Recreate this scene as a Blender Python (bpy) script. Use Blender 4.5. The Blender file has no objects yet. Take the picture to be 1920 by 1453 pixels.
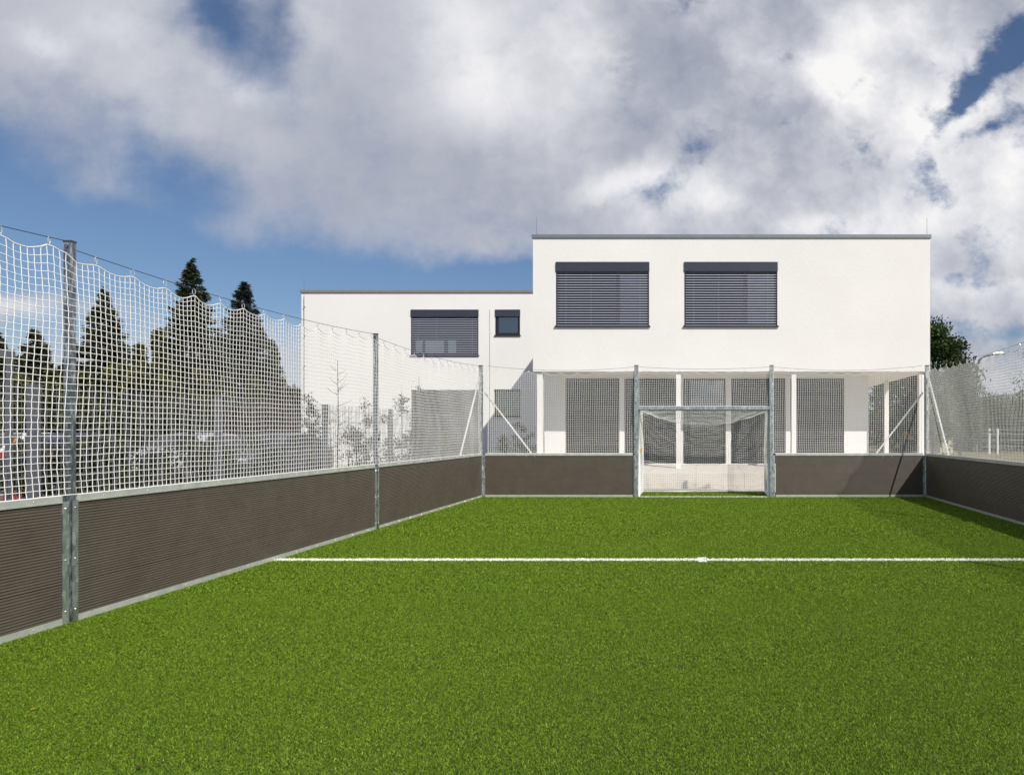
import bpy, math, random
import numpy as np
from mathutils import Vector
R = math.radians
C = bpy.context.scene.collection
sc = bpy.context.scene
F = 1255.0; VX = 1310.0; VY = 808.5; CH = 1.50
def PX(px, Y): return (px - VX) * Y / F
def PZ(py, Y): return CH + (VY - py) * Y / F

# ------------------------------------------------------------------ camera
cam = bpy.data.objects.new('camera', bpy.data.cameras.new('camera')); C.objects.link(cam)
cam.location = (0, 0, CH); cam.rotation_euler = (R(90), 0, 0)
cam.data.sensor_fit = 'HORIZONTAL'; cam.data.sensor_width = 36
cam.data.lens = F / 1920 * 36
cam.data.shift_x = -(VX - 960) / 1920; cam.data.shift_y = (VY - 726.5) / 1920
cam.data.clip_end = 3000; cam.data.clip_start = 0.05
sc.camera = cam

# ------------------------------------------------------------------ light
SUN = Vector((0.71, -0.83, 1.0)).normalized()
sl = bpy.data.lights.new('sun', 'SUN'); sl.energy = 4.6; sl.angle = R(0.5); sl.color = (1.0, 0.95, 0.875)
so = bpy.data.objects.new('sun', sl); C.objects.link(so)
so.rotation_euler = SUN.to_track_quat('Z', 'Y').to_euler()
sc.view_settings.view_transform = 'Standard'; sc.view_settings.look = 'None'
sc.view_settings.gamma = 1; sc.view_settings.exposure = 0.0
sc.view_settings.use_curve_mapping = False

class NT:
    """small helper for node trees"""
    def __init__(s, nt): s.nt = nt; s.n = nt.nodes; s.l = nt.links
    def new(s, t, **k):
        n = s.n.new(t)
        for a, b in k.items(): setattr(n, a, b)
        return n
    def set(s, sock, v):
        if isinstance(v, bpy.types.NodeSocket): s.l.new(v, sock)
        elif v is not None: sock.default_value = v
    def math(s, op, a, b=None, c=None, clamp=False):
        n = s.new('ShaderNodeMath', operation=op); n.use_clamp = clamp
        s.set(n.inputs[0], a)
        if b is not None: s.set(n.inputs[1], b)
        if c is not None: s.set(n.inputs[2], c)
        return n.outputs[0]
    def noise(s, vec, scale, detail=4, rough=.5, dist=0, dim='3D', out=0):
        n = s.new('ShaderNodeTexNoise'); n.noise_dimensions = dim
        s.l.new(vec, n.inputs['Vector']); n.inputs['Scale'].default_value = scale
        n.inputs['Detail'].default_value = detail; n.inputs['Roughness'].default_value = rough
        n.inputs['Distortion'].default_value = dist
        return n.outputs[out]
    def ramp(s, fac, stops, interp='LINEAR'):
        n = s.new('ShaderNodeValToRGB'); n.color_ramp.interpolation = interp
        e = n.color_ramp.elements
        while len(e) > 1: e.remove(e[-1])
        e[0].position = stops[0][0]; e[0].color = tuple(stops[0][1]) + (1,)
        for p, c in stops[1:]:
            k = e.new(p); k.color = tuple(c) + (1,)
        s.l.new(fac, n.inputs[0]); return n.outputs[0]
    def mapr(s, v, a, b, c, d):
        n = s.new('ShaderNodeMapRange'); s.l.new(v, n.inputs[0])
        for i, x in enumerate((a, b, c, d)): n.inputs[i + 1].default_value = x
        return n.outputs[0]

def srgb(r, g, b):
    f = lambda c: (c / 255 / 12.92) if c / 255 <= .04045 else ((c / 255 + .055) / 1.055) ** 2.4
    return (f(r), f(g), f(b))

# ------------------------------------------------------------------ sky
w = bpy.data.worlds.new('World'); sc.world = w; w.use_nodes = True
t = NT(w.node_tree); t.n.clear()
wo = t.new('ShaderNodeOutputWorld')
sky = t.new('ShaderNodeTexSky'); sky.sky_type = 'NISHITA'; sky.sun_disc = False
sky.sun_elevation = math.asin(SUN.z); sky.sun_rotation = math.atan2(SUN.x, SUN.y)
sky.air_density = 1.1; sky.dust_density = 0.6; sky.ozone_density = 3.2; sky.altitude = 200
bg1 = t.new('ShaderNodeBackground'); bg1.inputs[1].default_value = 0.060
tint = t.new('ShaderNodeMix', data_type='RGBA', blend_type='MULTIPLY'); tint.inputs[0].default_value = 1
t.l.new(sky.outputs[0], tint.inputs[6]); tint.inputs[7].default_value = (1.02, 1.15, 1.33, 1); t.l.new(tint.outputs[2], bg1.inputs[0])
tc = t.new('ShaderNodeTexCoord')
dirv = tc.outputs['Generated']
sep = t.new('ShaderNodeSeparateXYZ'); t.l.new(dirv, sep.inputs[0])
ysafe = t.math('MAXIMUM', sep.outputs[1], 0.12)
u = t.math('DIVIDE', sep.outputs[0], ysafe); v = t.math('DIVIDE', sep.outputs[2], ysafe)
comb = t.new('ShaderNodeCombineXYZ'); t.l.new(u, comb.inputs[0]); t.l.new(v, comb.inputs[1])
P0 = comb.outputs[0]
def warp(vec, scale, amt, detail=5, rough=.6):
    nz = t.noise(vec, scale, detail, rough, out=1)
    sub = t.new('ShaderNodeVectorMath', operation='SUBTRACT'); t.l.new(nz, sub.inputs[0]); sub.inputs[1].default_value = (.5, .5, .5)
    sca = t.new('ShaderNodeVectorMath', operation='SCALE'); t.l.new(sub.outputs[0], sca.inputs[0]); sca.inputs['Scale'].default_value = amt
    ad = t.new('ShaderNodeVectorMath', operation='ADD'); t.l.new(vec, ad.inputs[0]); t.l.new(sca.outputs[0], ad.inputs[1])
    return ad.outputs[0]
PW = warp(warp(P0, 2.2, .13), 8.0, .045)
def field(vec, blobs, base):
    acc = None
    for cx, cy, rx, ry, ang, wt in blobs:
        m = t.new('ShaderNodeMapping'); m.vector_type = 'TEXTURE'
        t.l.new(vec, m.inputs[0])
        m.inputs['Location'].default_value = ((cx - VX) / F, (VY - cy) / F, 0)
        m.inputs['Rotation'].default_value = (0, 0, R(ang))
        m.inputs['Scale'].default_value = (rx / F, ry / F, 1)
        d = t.new('ShaderNodeVectorMath', operation='DOT_PRODUCT')
        t.l.new(m.outputs[0], d.inputs[0]); t.l.new(m.outputs[0], d.inputs[1])
        e = t.math('EXPONENT', t.math('MULTIPLY', d.outputs['Value'], -1.0))
        acc = t.math('MULTIPLY_ADD', e, wt, acc if acc is not None else base)
    return acc
# where the cloud cover opens (negative) or closes (positive): x, y, rx, ry, angle, weight
dens = field(PW, [
    (120, 430, 420, 95, -4, -1.6), (500, 520, 640, 70, -2, -1.7), (-40, 330, 150, 110, 0, -1.2),
    (330, 330, 130, 50, -15, -.60), (235, 195, 70, 30, -10, -.32), (250, 250, 70, 22, -15, -.30),
    (400, 30, 70, 66, -50, -.80), (440, 90, 130, 50, -50, -.95), (515, 50, 40, 90, 5, -.95),
    (850, 545, 420, 38, 0, -1.3), (120, 620, 500, 70, 0, -.9), (40, 572, 120, 26, 0, 1.1), (235, 590, 60, 22, 0, .6), (545, 560, 45, 14, -12, .7),
    (180, 330, 50, 60, -60, .45), (440, 430, 60, 60, -50, .65), (90, 240, 150, 60, -20, .1), (220, 275, 260, 75, -18, -.50), (470, 400, 160, 50, -20, -.25),
    (1895, 85, 115, 50, 48, -1.35), (1800, 200, 110, 26, 48, -.95), (1850, 258, 90, 18, 25, -.65), (1735, 340, 70, 30, 50, -.40), (1850, 0, 90, 26, 25, .5),
    (1315, 285, 70, 40, 45, -.42), (1235, 335, 60, 24, 10, -.52), (1180, 240, 50, 24, -30, -.35),
    (1830, 625, 200, 62, 0, -.75), (1860, 560, 170, 26, 0, .5), (1830, 520, 120, 22, 0, -.4), (1905, 640, 60, 14, 0, .4), (1700, 300, 200, 200, 0, -.12),
    (960, 430, 90, 24, -20, -.3), (1000, 410, 60, 14, -20, .5)], 1.0)
stm = t.new('ShaderNodeMapping'); stm.inputs['Rotation'].default_value = (0, 0, R(32)); stm.inputs['Scale'].default_value = (.75, 1.3, 1); t.l.new(P0, stm.inputs[0])
Pd = warp(P0, 5.0, .07, 8, .65)
fbm = t.math('ADD', t.math('MULTIPLY', t.noise(stm.outputs[0], 8.0, 10, .66), .5), t.math('MULTIPLY', t.noise(Pd, 13.0, 10, .62), .5))
rgt = t.mapr(u, -.45, .05, 0, 1)      # the clouds towards +x are crisper cumulus
fbs = t.noise(P0, 2.6, 3, .5)
dd = t.math('ADD', dens, t.math('MULTIPLY', t.math('SUBTRACT', fbm, .5), t.math('MULTIPLY_ADD', rgt, 2.3, 2.1)))
# no opening map behind the camera: plain broken cloud there
back = t.math('ADD', t.math('MULTIPLY', t.math('SUBTRACT', t.noise(dirv, 2.2, 6, .6), .5), 3.2), .35)
front = t.mapr(sep.outputs[1], .14, .30, 0, 1)
mixd = t.new('ShaderNodeMix'); t.l.new(front, mixd.inputs[0]); t.l.new(back, mixd.inputs[2]); t.l.new(dd, mixd.inputs[3])
cover = t.new('ShaderNodeMapRange'); cover.interpolation_type = 'SMOOTHSTEP'
t.l.new(t.math('ADD', t.math('MULTIPLY', t.math('SUBTRACT', mixd.outputs[0], .38), t.math('MULTIPLY_ADD', rgt, 1.0, .9)), .38), cover.inputs[0]); cover.inputs[1].default_value = -.42; cover.inputs[2].default_value = 1.12
cover.inputs[3].default_value = 0.03; cover.inputs[4].default_value = .985
# how thick or sunlit the cloud is
PW2 = warp(P0, 6.0, .10)
bri = field(PW2, [
    (880, 60, 130, 130, 0, .34), (900, 170, 110, 90, 0, .16), (1090, 90, 60, 110, 0, .30), (1000, 210, 130, 90, 0, .12),
    (1560, 140, 70, 40, -10, .50), (1590, 60, 60, 60, 0, .26), (1690, 90, 110, 110, 0, .30), (1730, 200, 70, 80, 40, .22), (1620, 150, 50, 30, 0, .2),
    (1170, 350, 75, 34, 10, .40), (1325, 370, 80, 36, -5, .40), (1215, 410, 50, 28, 0, .24), (1400, 320, 50, 26, 0, .20),
    (1840, 205, 120, 40, 25, .34), (1900, 290, 70, 60, 0, .3), (1880, 380, 150, 70, 0, .26), (1560, 420, 150, 30, 0, .26), (1870, 545, 120, 26, 0, .24), (1630, 380, 90, 60, 20, .18),
    (80, 75, 60, 34, -15, .24), (470, 160, 80, 26, -25, .18), (560, 60, 60, 90, -20, .14), (200, 40, 60, 30, 0, .1), (340, 190, 120, 60, -30, .08), (30, 575, 100, 20, 0, .25),
    (1250, 110, 110, 100, 0, -.16), (1500, 270, 70, 110, 10, -.14), (1450, 400, 60, 40, 0, -.12), (1380, 200, 120, 40, -25, -.04),
    (250, 90, 320, 130, 0, .08), (1760, 430, 260, 220, 0, .12), (1640, 180, 220, 170, 0, .06), (780, 340, 300, 110, -8, -.10), (1080, 400, 60, 30, 0, -.08), (1690, 130, 70, 40, 0, -.16), (0, 160, 160, 120, 0, -.06)], .50)
b2 = t.math('ADD', bri, t.math('MULTIPLY', t.math('SUBTRACT', t.noise(Pd, 10.0, 10, .60), .5), t.math('MULTIPLY_ADD', rgt, .75, .25)))
b3 = t.math('ADD', b2, t.math('MULTIPLY', t.math('SUBTRACT', fbs, .5), .22))
ccol = t.ramp(b3, [(.15, srgb(146, 155, 172)), (.42, srgb(174, 178, 192)), (.62, srgb(203, 205, 213)), (.85, srgb(234, 234, 238)), (1.0, srgb(250, 249, 248))])
bg2 = t.new('ShaderNodeBackground'); bg2.inputs[1].default_value = 1.0; t.l.new(ccol, bg2.inputs[0])
ms = t.new('ShaderNodeMixShader'); t.l.new(cover.outputs[0], ms.inputs[0])
t.l.new(bg1.outputs[0], ms.inputs[1]); t.l.new(bg2.outputs[0], ms.inputs[2])
t.l.new(ms.outputs[0], wo.inputs[0])
w.cycles.sampling_method = 'MANUAL'; w.cycles.sample_map_resolution = 512

# ------------------------------------------------------------------ materials
MATS = {}
def material(name, base, rough=.6, metal=0, spec=.5, var=None, bump=None, obj=True, coat=0, trans=0, ior=1.5):
    m = bpy.data.materials.new(name); m.use_nodes = True; q = NT(m.node_tree)
    b = q.n['Principled BSDF']; b.inputs['Roughness'].default_value = rough; b.inputs['IOR'].default_value = ior; b.inputs['Metallic'].default_value = metal
    b.inputs['Specular IOR Level'].default_value = spec; b.inputs['Coat Weight'].default_value = coat
    b.inputs['Base Color'].default_value = tuple(base) + (1,)
    g = q.new('ShaderNodeTexCoord').outputs['Object' if obj else 'Generated']
    if var:   # (scale, amount, detail)
        nz = q.noise(g, var[0], var[2] if len(var) > 2 else 5, .6)
        lo = tuple(c * (1 - var[1]) for c in base); hi = tuple(min(1, c * (1 + var[1])) for c in base)
        q.l.new(q.ramp(nz, [(.3, lo), (.7, hi)]), b.inputs['Base Color'])
    if bump:  # (scale, strength, distance)
        bn = q.new('ShaderNodeBump'); bn.inputs['Strength'].default_value = bump[1]; bn.inputs['Distance'].default_value = bump[2]
        q.l.new(q.noise(g, bump[0], 6, .6), bn.inputs['Height']); q.l.new(bn.outputs[0], b.inputs['Normal'])
    MATS[name] = m; return m, q, b, g
def M(n): return MATS[n]

m, q, b, g = material('plaster', (.80, .785, .76), .85, spec=.2, var=(1.1, .035, 6))
big = q.noise(g, .35, 4, .6); fine = q.noise(g, 13, 6, .75)
c1 = q.ramp(big, [(.3, (.765, .752, .73)), (.7, (.825, .81, .79))])
sx = q.new('ShaderNodeMapping'); q.l.new(g, sx.inputs[0]); sx.inputs['Scale'].default_value = (7, 7, .35)
stn = q.ramp(q.noise(sx.outputs[0], 1, 5, .6), [(.62, (1, 1, 1)), (.85, (.985, .982, .98))])
mx = q.new('ShaderNodeMix', data_type='RGBA', blend_type='MULTIPLY'); mx.inputs[0].default_value = 1
q.l.new(c1, mx.inputs[6]); q.l.new(stn, mx.inputs[7]); q.l.new(mx.outputs[2], b.inputs['Base Color'])
bn = q.new('ShaderNodeBump'); bn.inputs['Strength'].default_value = .6; bn.inputs['Distance'].default_value = .010
q.l.new(fine, bn.inputs['Height']); q.l.new(bn.outputs[0], b.inputs['Normal'])

m, q, b, g = material('galvanised', (.40, .42, .42), .34, metal=.85)
vo = q.new('ShaderNodeTexVoronoi'); mp = q.new('ShaderNodeMapping'); q.l.new(g, mp.inputs[0]); mp.inputs['Rotation'].default_value = (.6, .5, .3); mp.inputs['Scale'].default_value = (1, 1, .35)
q.l.new(mp.outputs[0], vo.inputs['Vector']); vo.inputs['Scale'].default_value = 38
q.l.new(q.ramp(vo.outputs['Color'], [(.1, (.34, .37, .38)), (.5, (.55, .59, .59)), (.95, (.82, .86, .86))]), b.inputs['Base Color'])
q.l.new(q.mapr(q.noise(g, 18, 5, .6), .3, .7, .26, .52), b.inputs['Roughness'])
m, q, b, g = material('galvanised_dark', (.3, .32, .34), .3, metal=.85)
mp = q.new('ShaderNodeMapping'); q.l.new(g, mp.inputs[0]); mp.inputs['Rotation'].default_value = (.7, .5, .6); mp.inputs['Scale'].default_value = (1, 1, .22)
q.l.new(q.ramp(q.noise(mp.outputs[0], 45, 3, .6), [(.35, (.13, .15, .18)), (.52, (.30, .33, .35)), (.68, (.72, .76, .78))]), b.inputs['Base Color'])
material('galvanised_rail', (.56, .58, .53), .42, metal=.35, var=(9, .14), bump=(60, .08, .002))
material('fence_steel', (.115, .125, .145), .55, metal=.1, var=(14, .12))
material('dark_cable', (.05, .055, .06), .4, metal=.6)
material('net_string', (.86, .85, .82), .75, spec=.25)
material('white_tube', (.78, .79, .79), .4, var=(12, .05))
m, q, b, g = material('board_plastic', (.098, .081, .062), .40, spec=.35, var=(3, .10))
sc1 = q.new('ShaderNodeMapping'); q.l.new(g, sc1.inputs[0]); sc1.inputs['Scale'].default_value = (1, 1, 1.6)
scf = q.ramp(q.noise(sc1.outputs[0], 4.5, 7, .68), [(.30, (.84, .84, .84)), (.5, (1, 1, 1)), (.66, (1.0, 1.0, 1.0)), (.74, (1.35, 1.33, 1.30))])
old = b.inputs['Base Color'].links[0].from_socket; mxs = q.new('ShaderNodeMix', data_type='RGBA', blend_type='MULTIPLY'); mxs.inputs[0].default_value = 1
q.l.new(old, mxs.inputs[6]); q.l.new(scf, mxs.inputs[7]); q.l.new(mxs.outputs[2], b.inputs['Base Color'])
bn = q.new('ShaderNodeBump'); bn.inputs['Strength'].default_value = .15; bn.inputs['Distance'].default_value = .002
q.l.new(q.noise(g, 90, 4, .6), bn.inputs['Height']); q.l.new(bn.outputs[0], b.inputs['Normal'])
material('bolt_steel', (.75, .75, .73), .3, metal=.7)
material('anthracite', (.034, .041, .062), .45, var=(5, .08))
material('window_frame_paint', (.020, .019, .028), .4)
material('slat_shade', (.115, .11, .112), .4, metal=.1)  # ground-floor blinds: same slats, with shade put into a darker base colour
material('slat_metal', (.50, .51, .60), .32, metal=.25)
material('dark_glass', (.010, .012, .018), .02, spec=.5, ior=1.85)
material('sash_glass', (.010, .012, .018), .02, spec=.5, ior=2.9)
material('roof_cap', (.20, .235, .255), .45, metal=.3, var=(4, .08))
material('roof_cap_warm', (.26, .235, .215), .5, metal=.2, var=(4, .08))
material('pale_green_paper', (.62, .74, .70), .7)
material('concrete', (.62, .575, .51), .85, var=(2.2, .10, 7), bump=(35, .3, .004))
material('orange_plastic', (.85, .38, .03), .4)
material('joint_grey', (.36, .35, .34), .8)

def leafmat(name, cols, trans=.25, rough=.55):
    m = bpy.data.materials.new(name); m.use_nodes = True; q = NT(m.node_tree); b = q.n['Principled BSDF']
    at = q.new('ShaderNodeAttribute'); at.attribute_name = 'tint'
    n = len(cols); c = q.ramp(at.outputs['Fac'], [(i / (n - 1), cols[i]) for i in range(n)])
    q.l.new(c, b.inputs['Base Color']); b.inputs['Roughness'].default_value = rough; b.inputs['Specular IOR Level'].default_value = .3
    tr = q.new('ShaderNodeBsdfTranslucent'); q.l.new(c, tr.inputs[0])
    mix = q.new('ShaderNodeMixShader'); mix.inputs[0].default_value = trans
    q.l.new(b.outputs[0], mix.inputs[1]); q.l.new(tr.outputs[0], mix.inputs[2]); q.l.new(mix.outputs[0], q.n['Material Output'].inputs[0])
    MATS[name] = m
leafmat('spruce_needles', [(.010, .018, .010), (.032, .042, .018), (.075, .082, .028)], .10)
leafmat('cedar_needles', [(.010, .018, .015), (.022, .032, .026), (.040, .052, .040)], .06)
leafmat('thuja_leaves', [(.018, .026, .006), (.064, .072, .012), (.19, .16, .025)], .12)
leafmat('hedge_leaves', [(.010, .016, .005), (.030, .038, .010), (.075, .085, .020)], .12)
leafmat('broad_leaves', [(.012, .026, .006), (.036, .068, .013), (.11, .16, .035)], .22)
leafmat('pale_leaves', [(.09, .11, .035), (.16, .18, .06), (.24, .25, .10)], .3)
leafmat('rust_leaves', [(.025, .012, .008), (.06, .028, .015), (.10, .06, .022)], .1)
leafmat('red_petals', [(.35, .01, .02), (.5, .02, .03), (.6, .06, .05)], .2)
leafmat('orange_petals', [(.55, .12, .02), (.7, .22, .03), (.75, .5, .3)], .2)
material('bark', (.10, .080, .065), .9, var=(8, .3), bump=(20, .5, .02))
# turf pile
m = bpy.data.materials.new('turf_blades'); m.use_nodes = True; q = NT(m.node_tree); b = q.n['Principled BSDF']
at = q.new('ShaderNodeAttribute'); at.attribute_name = 'tint'
c = q.ramp(at.outputs['Fac'], [(0, (.030, .068, .004)), (.35, (.108, .200, .009)), (.75, (.245, .385, .022)), (1, (.44, .56, .08))])
gc = q.new('ShaderNodeTexCoord').outputs['Object']
pt = q.ramp(q.noise(gc, .8, 4, .6), [(.3, (.93, .95, .9)), (.7, (1.06, 1.03, 1.05))])
mx = q.new('ShaderNodeMix', data_type='RGBA', blend_type='MULTIPLY'); mx.inputs[0].default_value = 1
q.l.new(c, mx.inputs[6]); q.l.new(pt, mx.inputs[7]); q.l.new(mx.outputs[2], b.inputs['Base Color'])
b.inputs['Roughness'].default_value = .6; b.inputs['Specular IOR Level'].default_value = .25
tr = q.new('ShaderNodeBsdfTranslucent'); q.l.new(mx.outputs[2], tr.inputs[0])
mix = q.new('ShaderNodeMixShader'); mix.inputs[0].default_value = .3
q.l.new(b.outputs[0], mix.inputs[1]); q.l.new(tr.outputs[0], mix.inputs[2]); q.l.new(mix.outputs[0], q.n['Material Output'].inputs[0])
MATS['turf_blades'] = m
material('turf_backing', (.022, .050, .006), .9, var=(120, .5, 3), bump=(200, .6, .01))
material('line_white', (.82, .82, .78), .7)
m, q, b, g = material('field', (.10, .11, .04), .95)
q.l.new(q.ramp(q.noise(g, .12, 8, .65), [(.3, (.07, .085, .025)), (.5, (.15, .14, .055)), (.65, (.24, .20, .10)), (.8, (.10, .12, .03))]), b.inputs['Base Color'])
m, q, b, g = material('gravel', (.3, .29, .27), .95)
q.l.new(q.ramp(q.noise(g, 22, 6, .7), [(.3, (.05, .048, .042)), (.6, (.16, .155, .14)), (.78, (.42, .41, .40))]), b.inputs['Base Color'])
material('asphalt', (.06, .06, .062), .9, var=(3, .2), bump=(80, .4, .005))
material('pink_sign', (.62, .15, .17), .5); material('yellow_sign', (.80, .48, .05), .5); material('white_paint', (.8, .8, .78), .5)
material('beige_wall', (.55, .50, .36), .85, var=(3, .08)); material('red_tile', (.42, .10, .05), .8, var=(8, .2))
material('tyre', (.02, .02, .02), .8); material('car_glass', (.015, .018, .022), .05, spec=.8); material('alloy', (.5, .5, .52), .3, metal=.8)
for nme, col in (('silver', (.42, .43, .45)), ('white', (.75, .75, .75)), ('navy', (.02, .03, .07)), ('red', (.4, .02, .02)), ('graphite', (.07, .07, .08))):
    material('car_' + nme, col, .35, metal=.1, coat=.4)
material('headlamp', (.8, .8, .82), .1, spec=.8); material('red_lamp', (.5, .01, .01), .15)

# ------------------------------------------------------------------ mesh helpers
def tag(o, label=None, cat=None, group=None, kind=None):
    if label: o['label'] = label
    if cat: o['category'] = cat
    if group: o['group'] = group
    if kind: o['kind'] = kind
    return o
def empty(name, loc, label, cat, group=None, rz=0):
    o = bpy.data.objects.new(name, None); C.objects.link(o); o.location = loc; o.rotation_euler = (0, 0, rz)
    o.empty_display_size = .2
    return tag(o, label, cat, group)
def link(name, me, mat, parent=None, smooth=False):
    if mat is not None: me.materials.append(M(mat) if isinstance(mat, str) else mat)
    if smooth: me.polygons.foreach_set('use_smooth', [True] * len(me.polygons))
    o = bpy.data.objects.new(name, me); C.objects.link(o)
    if parent is not None: o.parent = parent
    return o
class MB:
    """collects boxes, tubes and prisms into one mesh, in the frame of its thing"""
    def __init__(s, off=(0, 0, 0)): s.v = []; s.f = []; s.o = off
    def add(s, vs, fs):
        n = len(s.v); ox, oy, oz = s.o
        s.v += [(a - ox, b - oy, c - oz) for a, b, c in vs]; s.f += [tuple(i + n for i in f) for f in fs]
    def box(s, x0, x1, y0, y1, z0, z1):
        s.add([(x0, y0, z0), (x1, y0, z0), (x1, y1, z0), (x0, y1, z0), (x0, y0, z1), (x1, y0, z1), (x1, y1, z1), (x0, y1, z1)],
              [(0, 3, 2, 1), (4, 5, 6, 7), (0, 1, 5, 4), (1, 2, 6, 5), (2, 3, 7, 6), (3, 0, 4, 7)])
    def tube(s, pts, r, n=8, closed=False, cap=True):
        pts = [Vector(p) for p in pts]; rs = r if isinstance(r, (list, tuple)) else [r] * len(pts)
        vs = []; fs = []; m = len(pts)
        prev = None
        for i, p in enumerate(pts):
            a = pts[(i + 1) % m] if (closed or i < m - 1) else p; c = pts[i - 1] if (closed or i > 0) else p
            d = (a - c).normalized() if (a - c).length > 1e-9 else Vector((0, 0, 1))
            ref = Vector((0, 0, 1)) if abs(d.z) < .9 else Vector((1, 0, 0))
            x = d.cross(ref).normalized(); y = d.cross(x).normalized()
            for k in range(n):
                an = 2 * math.pi * k / n; q_ = p + (x * math.cos(an) + y * math.sin(an)) * rs[i]; vs.append(tuple(q_))
        for i in range(m if closed else m - 1):
            j = (i + 1) % m
            for k in range(n): fs.append((i * n + k, i * n + (k + 1) % n, j * n + (k + 1) % n, j * n + k))
        if cap and not closed: fs.append(tuple(range(n))); fs.append(tuple((m - 1) * n + k for k in reversed(range(n))))
        s.add(vs, fs)
    def build(s, name, mat, parent=None, smooth=False):
        me = bpy.data.meshes.new(name); me.from_pydata(s.v, [], s.f); me.update()
        return link(name, me, mat, parent, smooth)
def np_mesh(name, V, Fc, mat, parent=None, smooth=False, tint=None):
    """V (n,3), Fc (m,k) with k = 3 or 4"""
    me = bpy.data.meshes.new(name); k = Fc.shape[1]
    me.vertices.add(len(V)); me.vertices.foreach_set('co', V.astype(np.float32).ravel())
    me.loops.add(Fc.size); me.loops.foreach_set('vertex_index', Fc.astype(np.int32).ravel())
    me.polygons.add(len(Fc)); me.polygons.foreach_set('loop_start', np.arange(0, Fc.size, k, dtype=np.int32))
    me.update(calc_edges=True)
    if tint is not None:
        a = me.attributes.new('tint', 'FLOAT', 'FACE'); a.data.foreach_set('value', tint.astype(np.float32))
    return link(name, me, mat, parent, smooth)
def np_tubes(L, r, n=4):
    """L (lines, pts, 3) -> tube verts and quads"""
    nl, npt, _ = L.shape
    D = np.empty_like(L); D[:, 1:-1] = L[:, 2:] - L[:, :-2]; D[:, 0] = L[:, 1] - L[:, 0]; D[:, -1] = L[:, -1] - L[:, -2]
    D /= np.linalg.norm(D, axis=2, keepdims=True) + 1e-9
    ref = np.zeros_like(D); vert = np.abs(D[..., 2]) > .8; ref[..., 2] = ~vert; ref[..., 0] = vert * .6; ref[..., 1] = vert * .8
    A = np.cross(D, ref); A /= np.linalg.norm(A, axis=2, keepdims=True) + 1e-9; B = np.cross(D, A)
    an = np.arange(n) * 2 * np.pi / n + .4
    V = L[:, :, None, :] + r * (A[:, :, None, :] * np.cos(an)[:, None] + B[:, :, None, :] * np.sin(an)[:, None])
    idx = np.arange(nl * npt * n).reshape(nl, npt, n)
    a = idx[:, :-1]; c = idx[:, 1:]
    Fq = np.stack([a, np.roll(a, -1, 2), np.roll(c, -1, 2), c], -1).reshape(-1, 4)
    return V.reshape(-1, 3), Fq
def net_mesh(name, G, r, parent, mat='net_string', edge=.005):
    """G (nu, nv, 3) knots -> strings along both directions as one mesh"""
    V1, F1 = np_tubes(G, r); V2, F2 = np_tubes(np.swapaxes(G, 0, 1).copy(), r)
    Vs = [V1, V2]; Fs = [F1, F2 + len(V1)]; n = len(V1) + len(V2)
    for L in (G[:, 0][None], G[:, -1][None], G[0][None], G[-1][None]):
        V3, F3 = np_tubes(L.copy(), edge, 5); Vs.append(V3); Fs.append(F3 + n); n += len(V3)
    return np_mesh(name, np.concatenate(Vs), np.concatenate(Fs), mat, parent, smooth=True)

rng = np.random.default_rng(7)
XL = -4.92; XR = 5.16; YB = 15.24; YN = .24
# ------------------------------------------------------------------ ground
def sheet(name, x0, x1, y0, y1, z, mat, nx=1, ny=1):
    mb = MB(); 
    mb.add([(x0, y0, z), (x1, y0, z), (x1, y1, z), (x0, y1, z)], [(0, 1, 2, 3)])
    o = mb.build(name, mat); o['kind'] = 'structure'; return o
sheet('ground', -900, 900, -400, 1400, -.012, 'field')
sheet('gravel_path', -34, -5.0, -2, 29, -.006, 'gravel')
sheet('asphalt_road', 8.5, 60, 58, 66, -.004, 'asphalt')
sheet('paving_behind_goal', -5.2, 7.3, 16.43, 17.6, .0, 'concrete')
sheet('turf', XL - .03, XR + .03, -3, 16.42, 0.0, 'turf_backing')

def blades(y0, y1, x0, x1, dens, wid, hgt, seed):
    rg = np.random.default_rng(seed); n = int((y1 - y0) * (x1 - x0) * dens)
    x = rg.uniform(x0, x1, n); y = rg.uniform(y0, y1, n)
    an = rg.uniform(0, 2 * np.pi, n); lean = rg.uniform(.2, 1.5, n); la = rg.uniform(0, 2 * np.pi, n)
    h = hgt * rg.uniform(.55, 1.2, n); w_ = wid * rg.uniform(.6, 1.4, n)
    bx, by = np.cos(an) * w_ / 2, np.sin(an) * w_ / 2
    tx, ty = x + np.cos(la) * h * lean, y + np.sin(la) * h * lean
    V = np.empty((n, 4, 3))
    V[:, 0] = np.stack([x - bx, y - by, np.full(n, .001)], 1); V[:, 1] = np.stack([x + bx, y + by, np.full(n, .001)], 1)
    V[:, 2] = np.stack([tx + bx * .6, ty + by * .6, h * .95], 1); V[:, 3] = np.stack([tx - bx * .6, ty - by * .6, h], 1)
    tint = np.clip(rg.normal(.50, .23, n), 0, 1)
    return V.reshape(-1, 3), np.arange(n * 4).reshape(-1, 4), tint
LINE_Y = F * CH / (1050.5 - VY)
parts = [blades(1.2, 2.6, XL, XR, 5000, .006, .014, 1), blades(2.6, 4.2, XL, XR, 58000, .0028, .0092, 2), blades(4.2, 6.2, XL, XR, 36000, .0037, .010, 3),
         blades(6.2, 9.5, XL, XR, 16000, .0058, .013, 4), blades(9.5, 15.2, XL, XR, 6500, .0095, .016, 5), blades(15.2, 16.4, -1.45, 1.7, 4000, .013, .018, 6)]
Vs, Fs, Ts, off = [], [], [], 0
for V_, F_, T_ in parts: Vs.append(V_); Fs.append(F_ + off); Ts.append(T_); off += len(V_)
Vt = np.concatenate(Vs); Ft = np.concatenate(Fs); Tt = np.concatenate(Ts)
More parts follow.
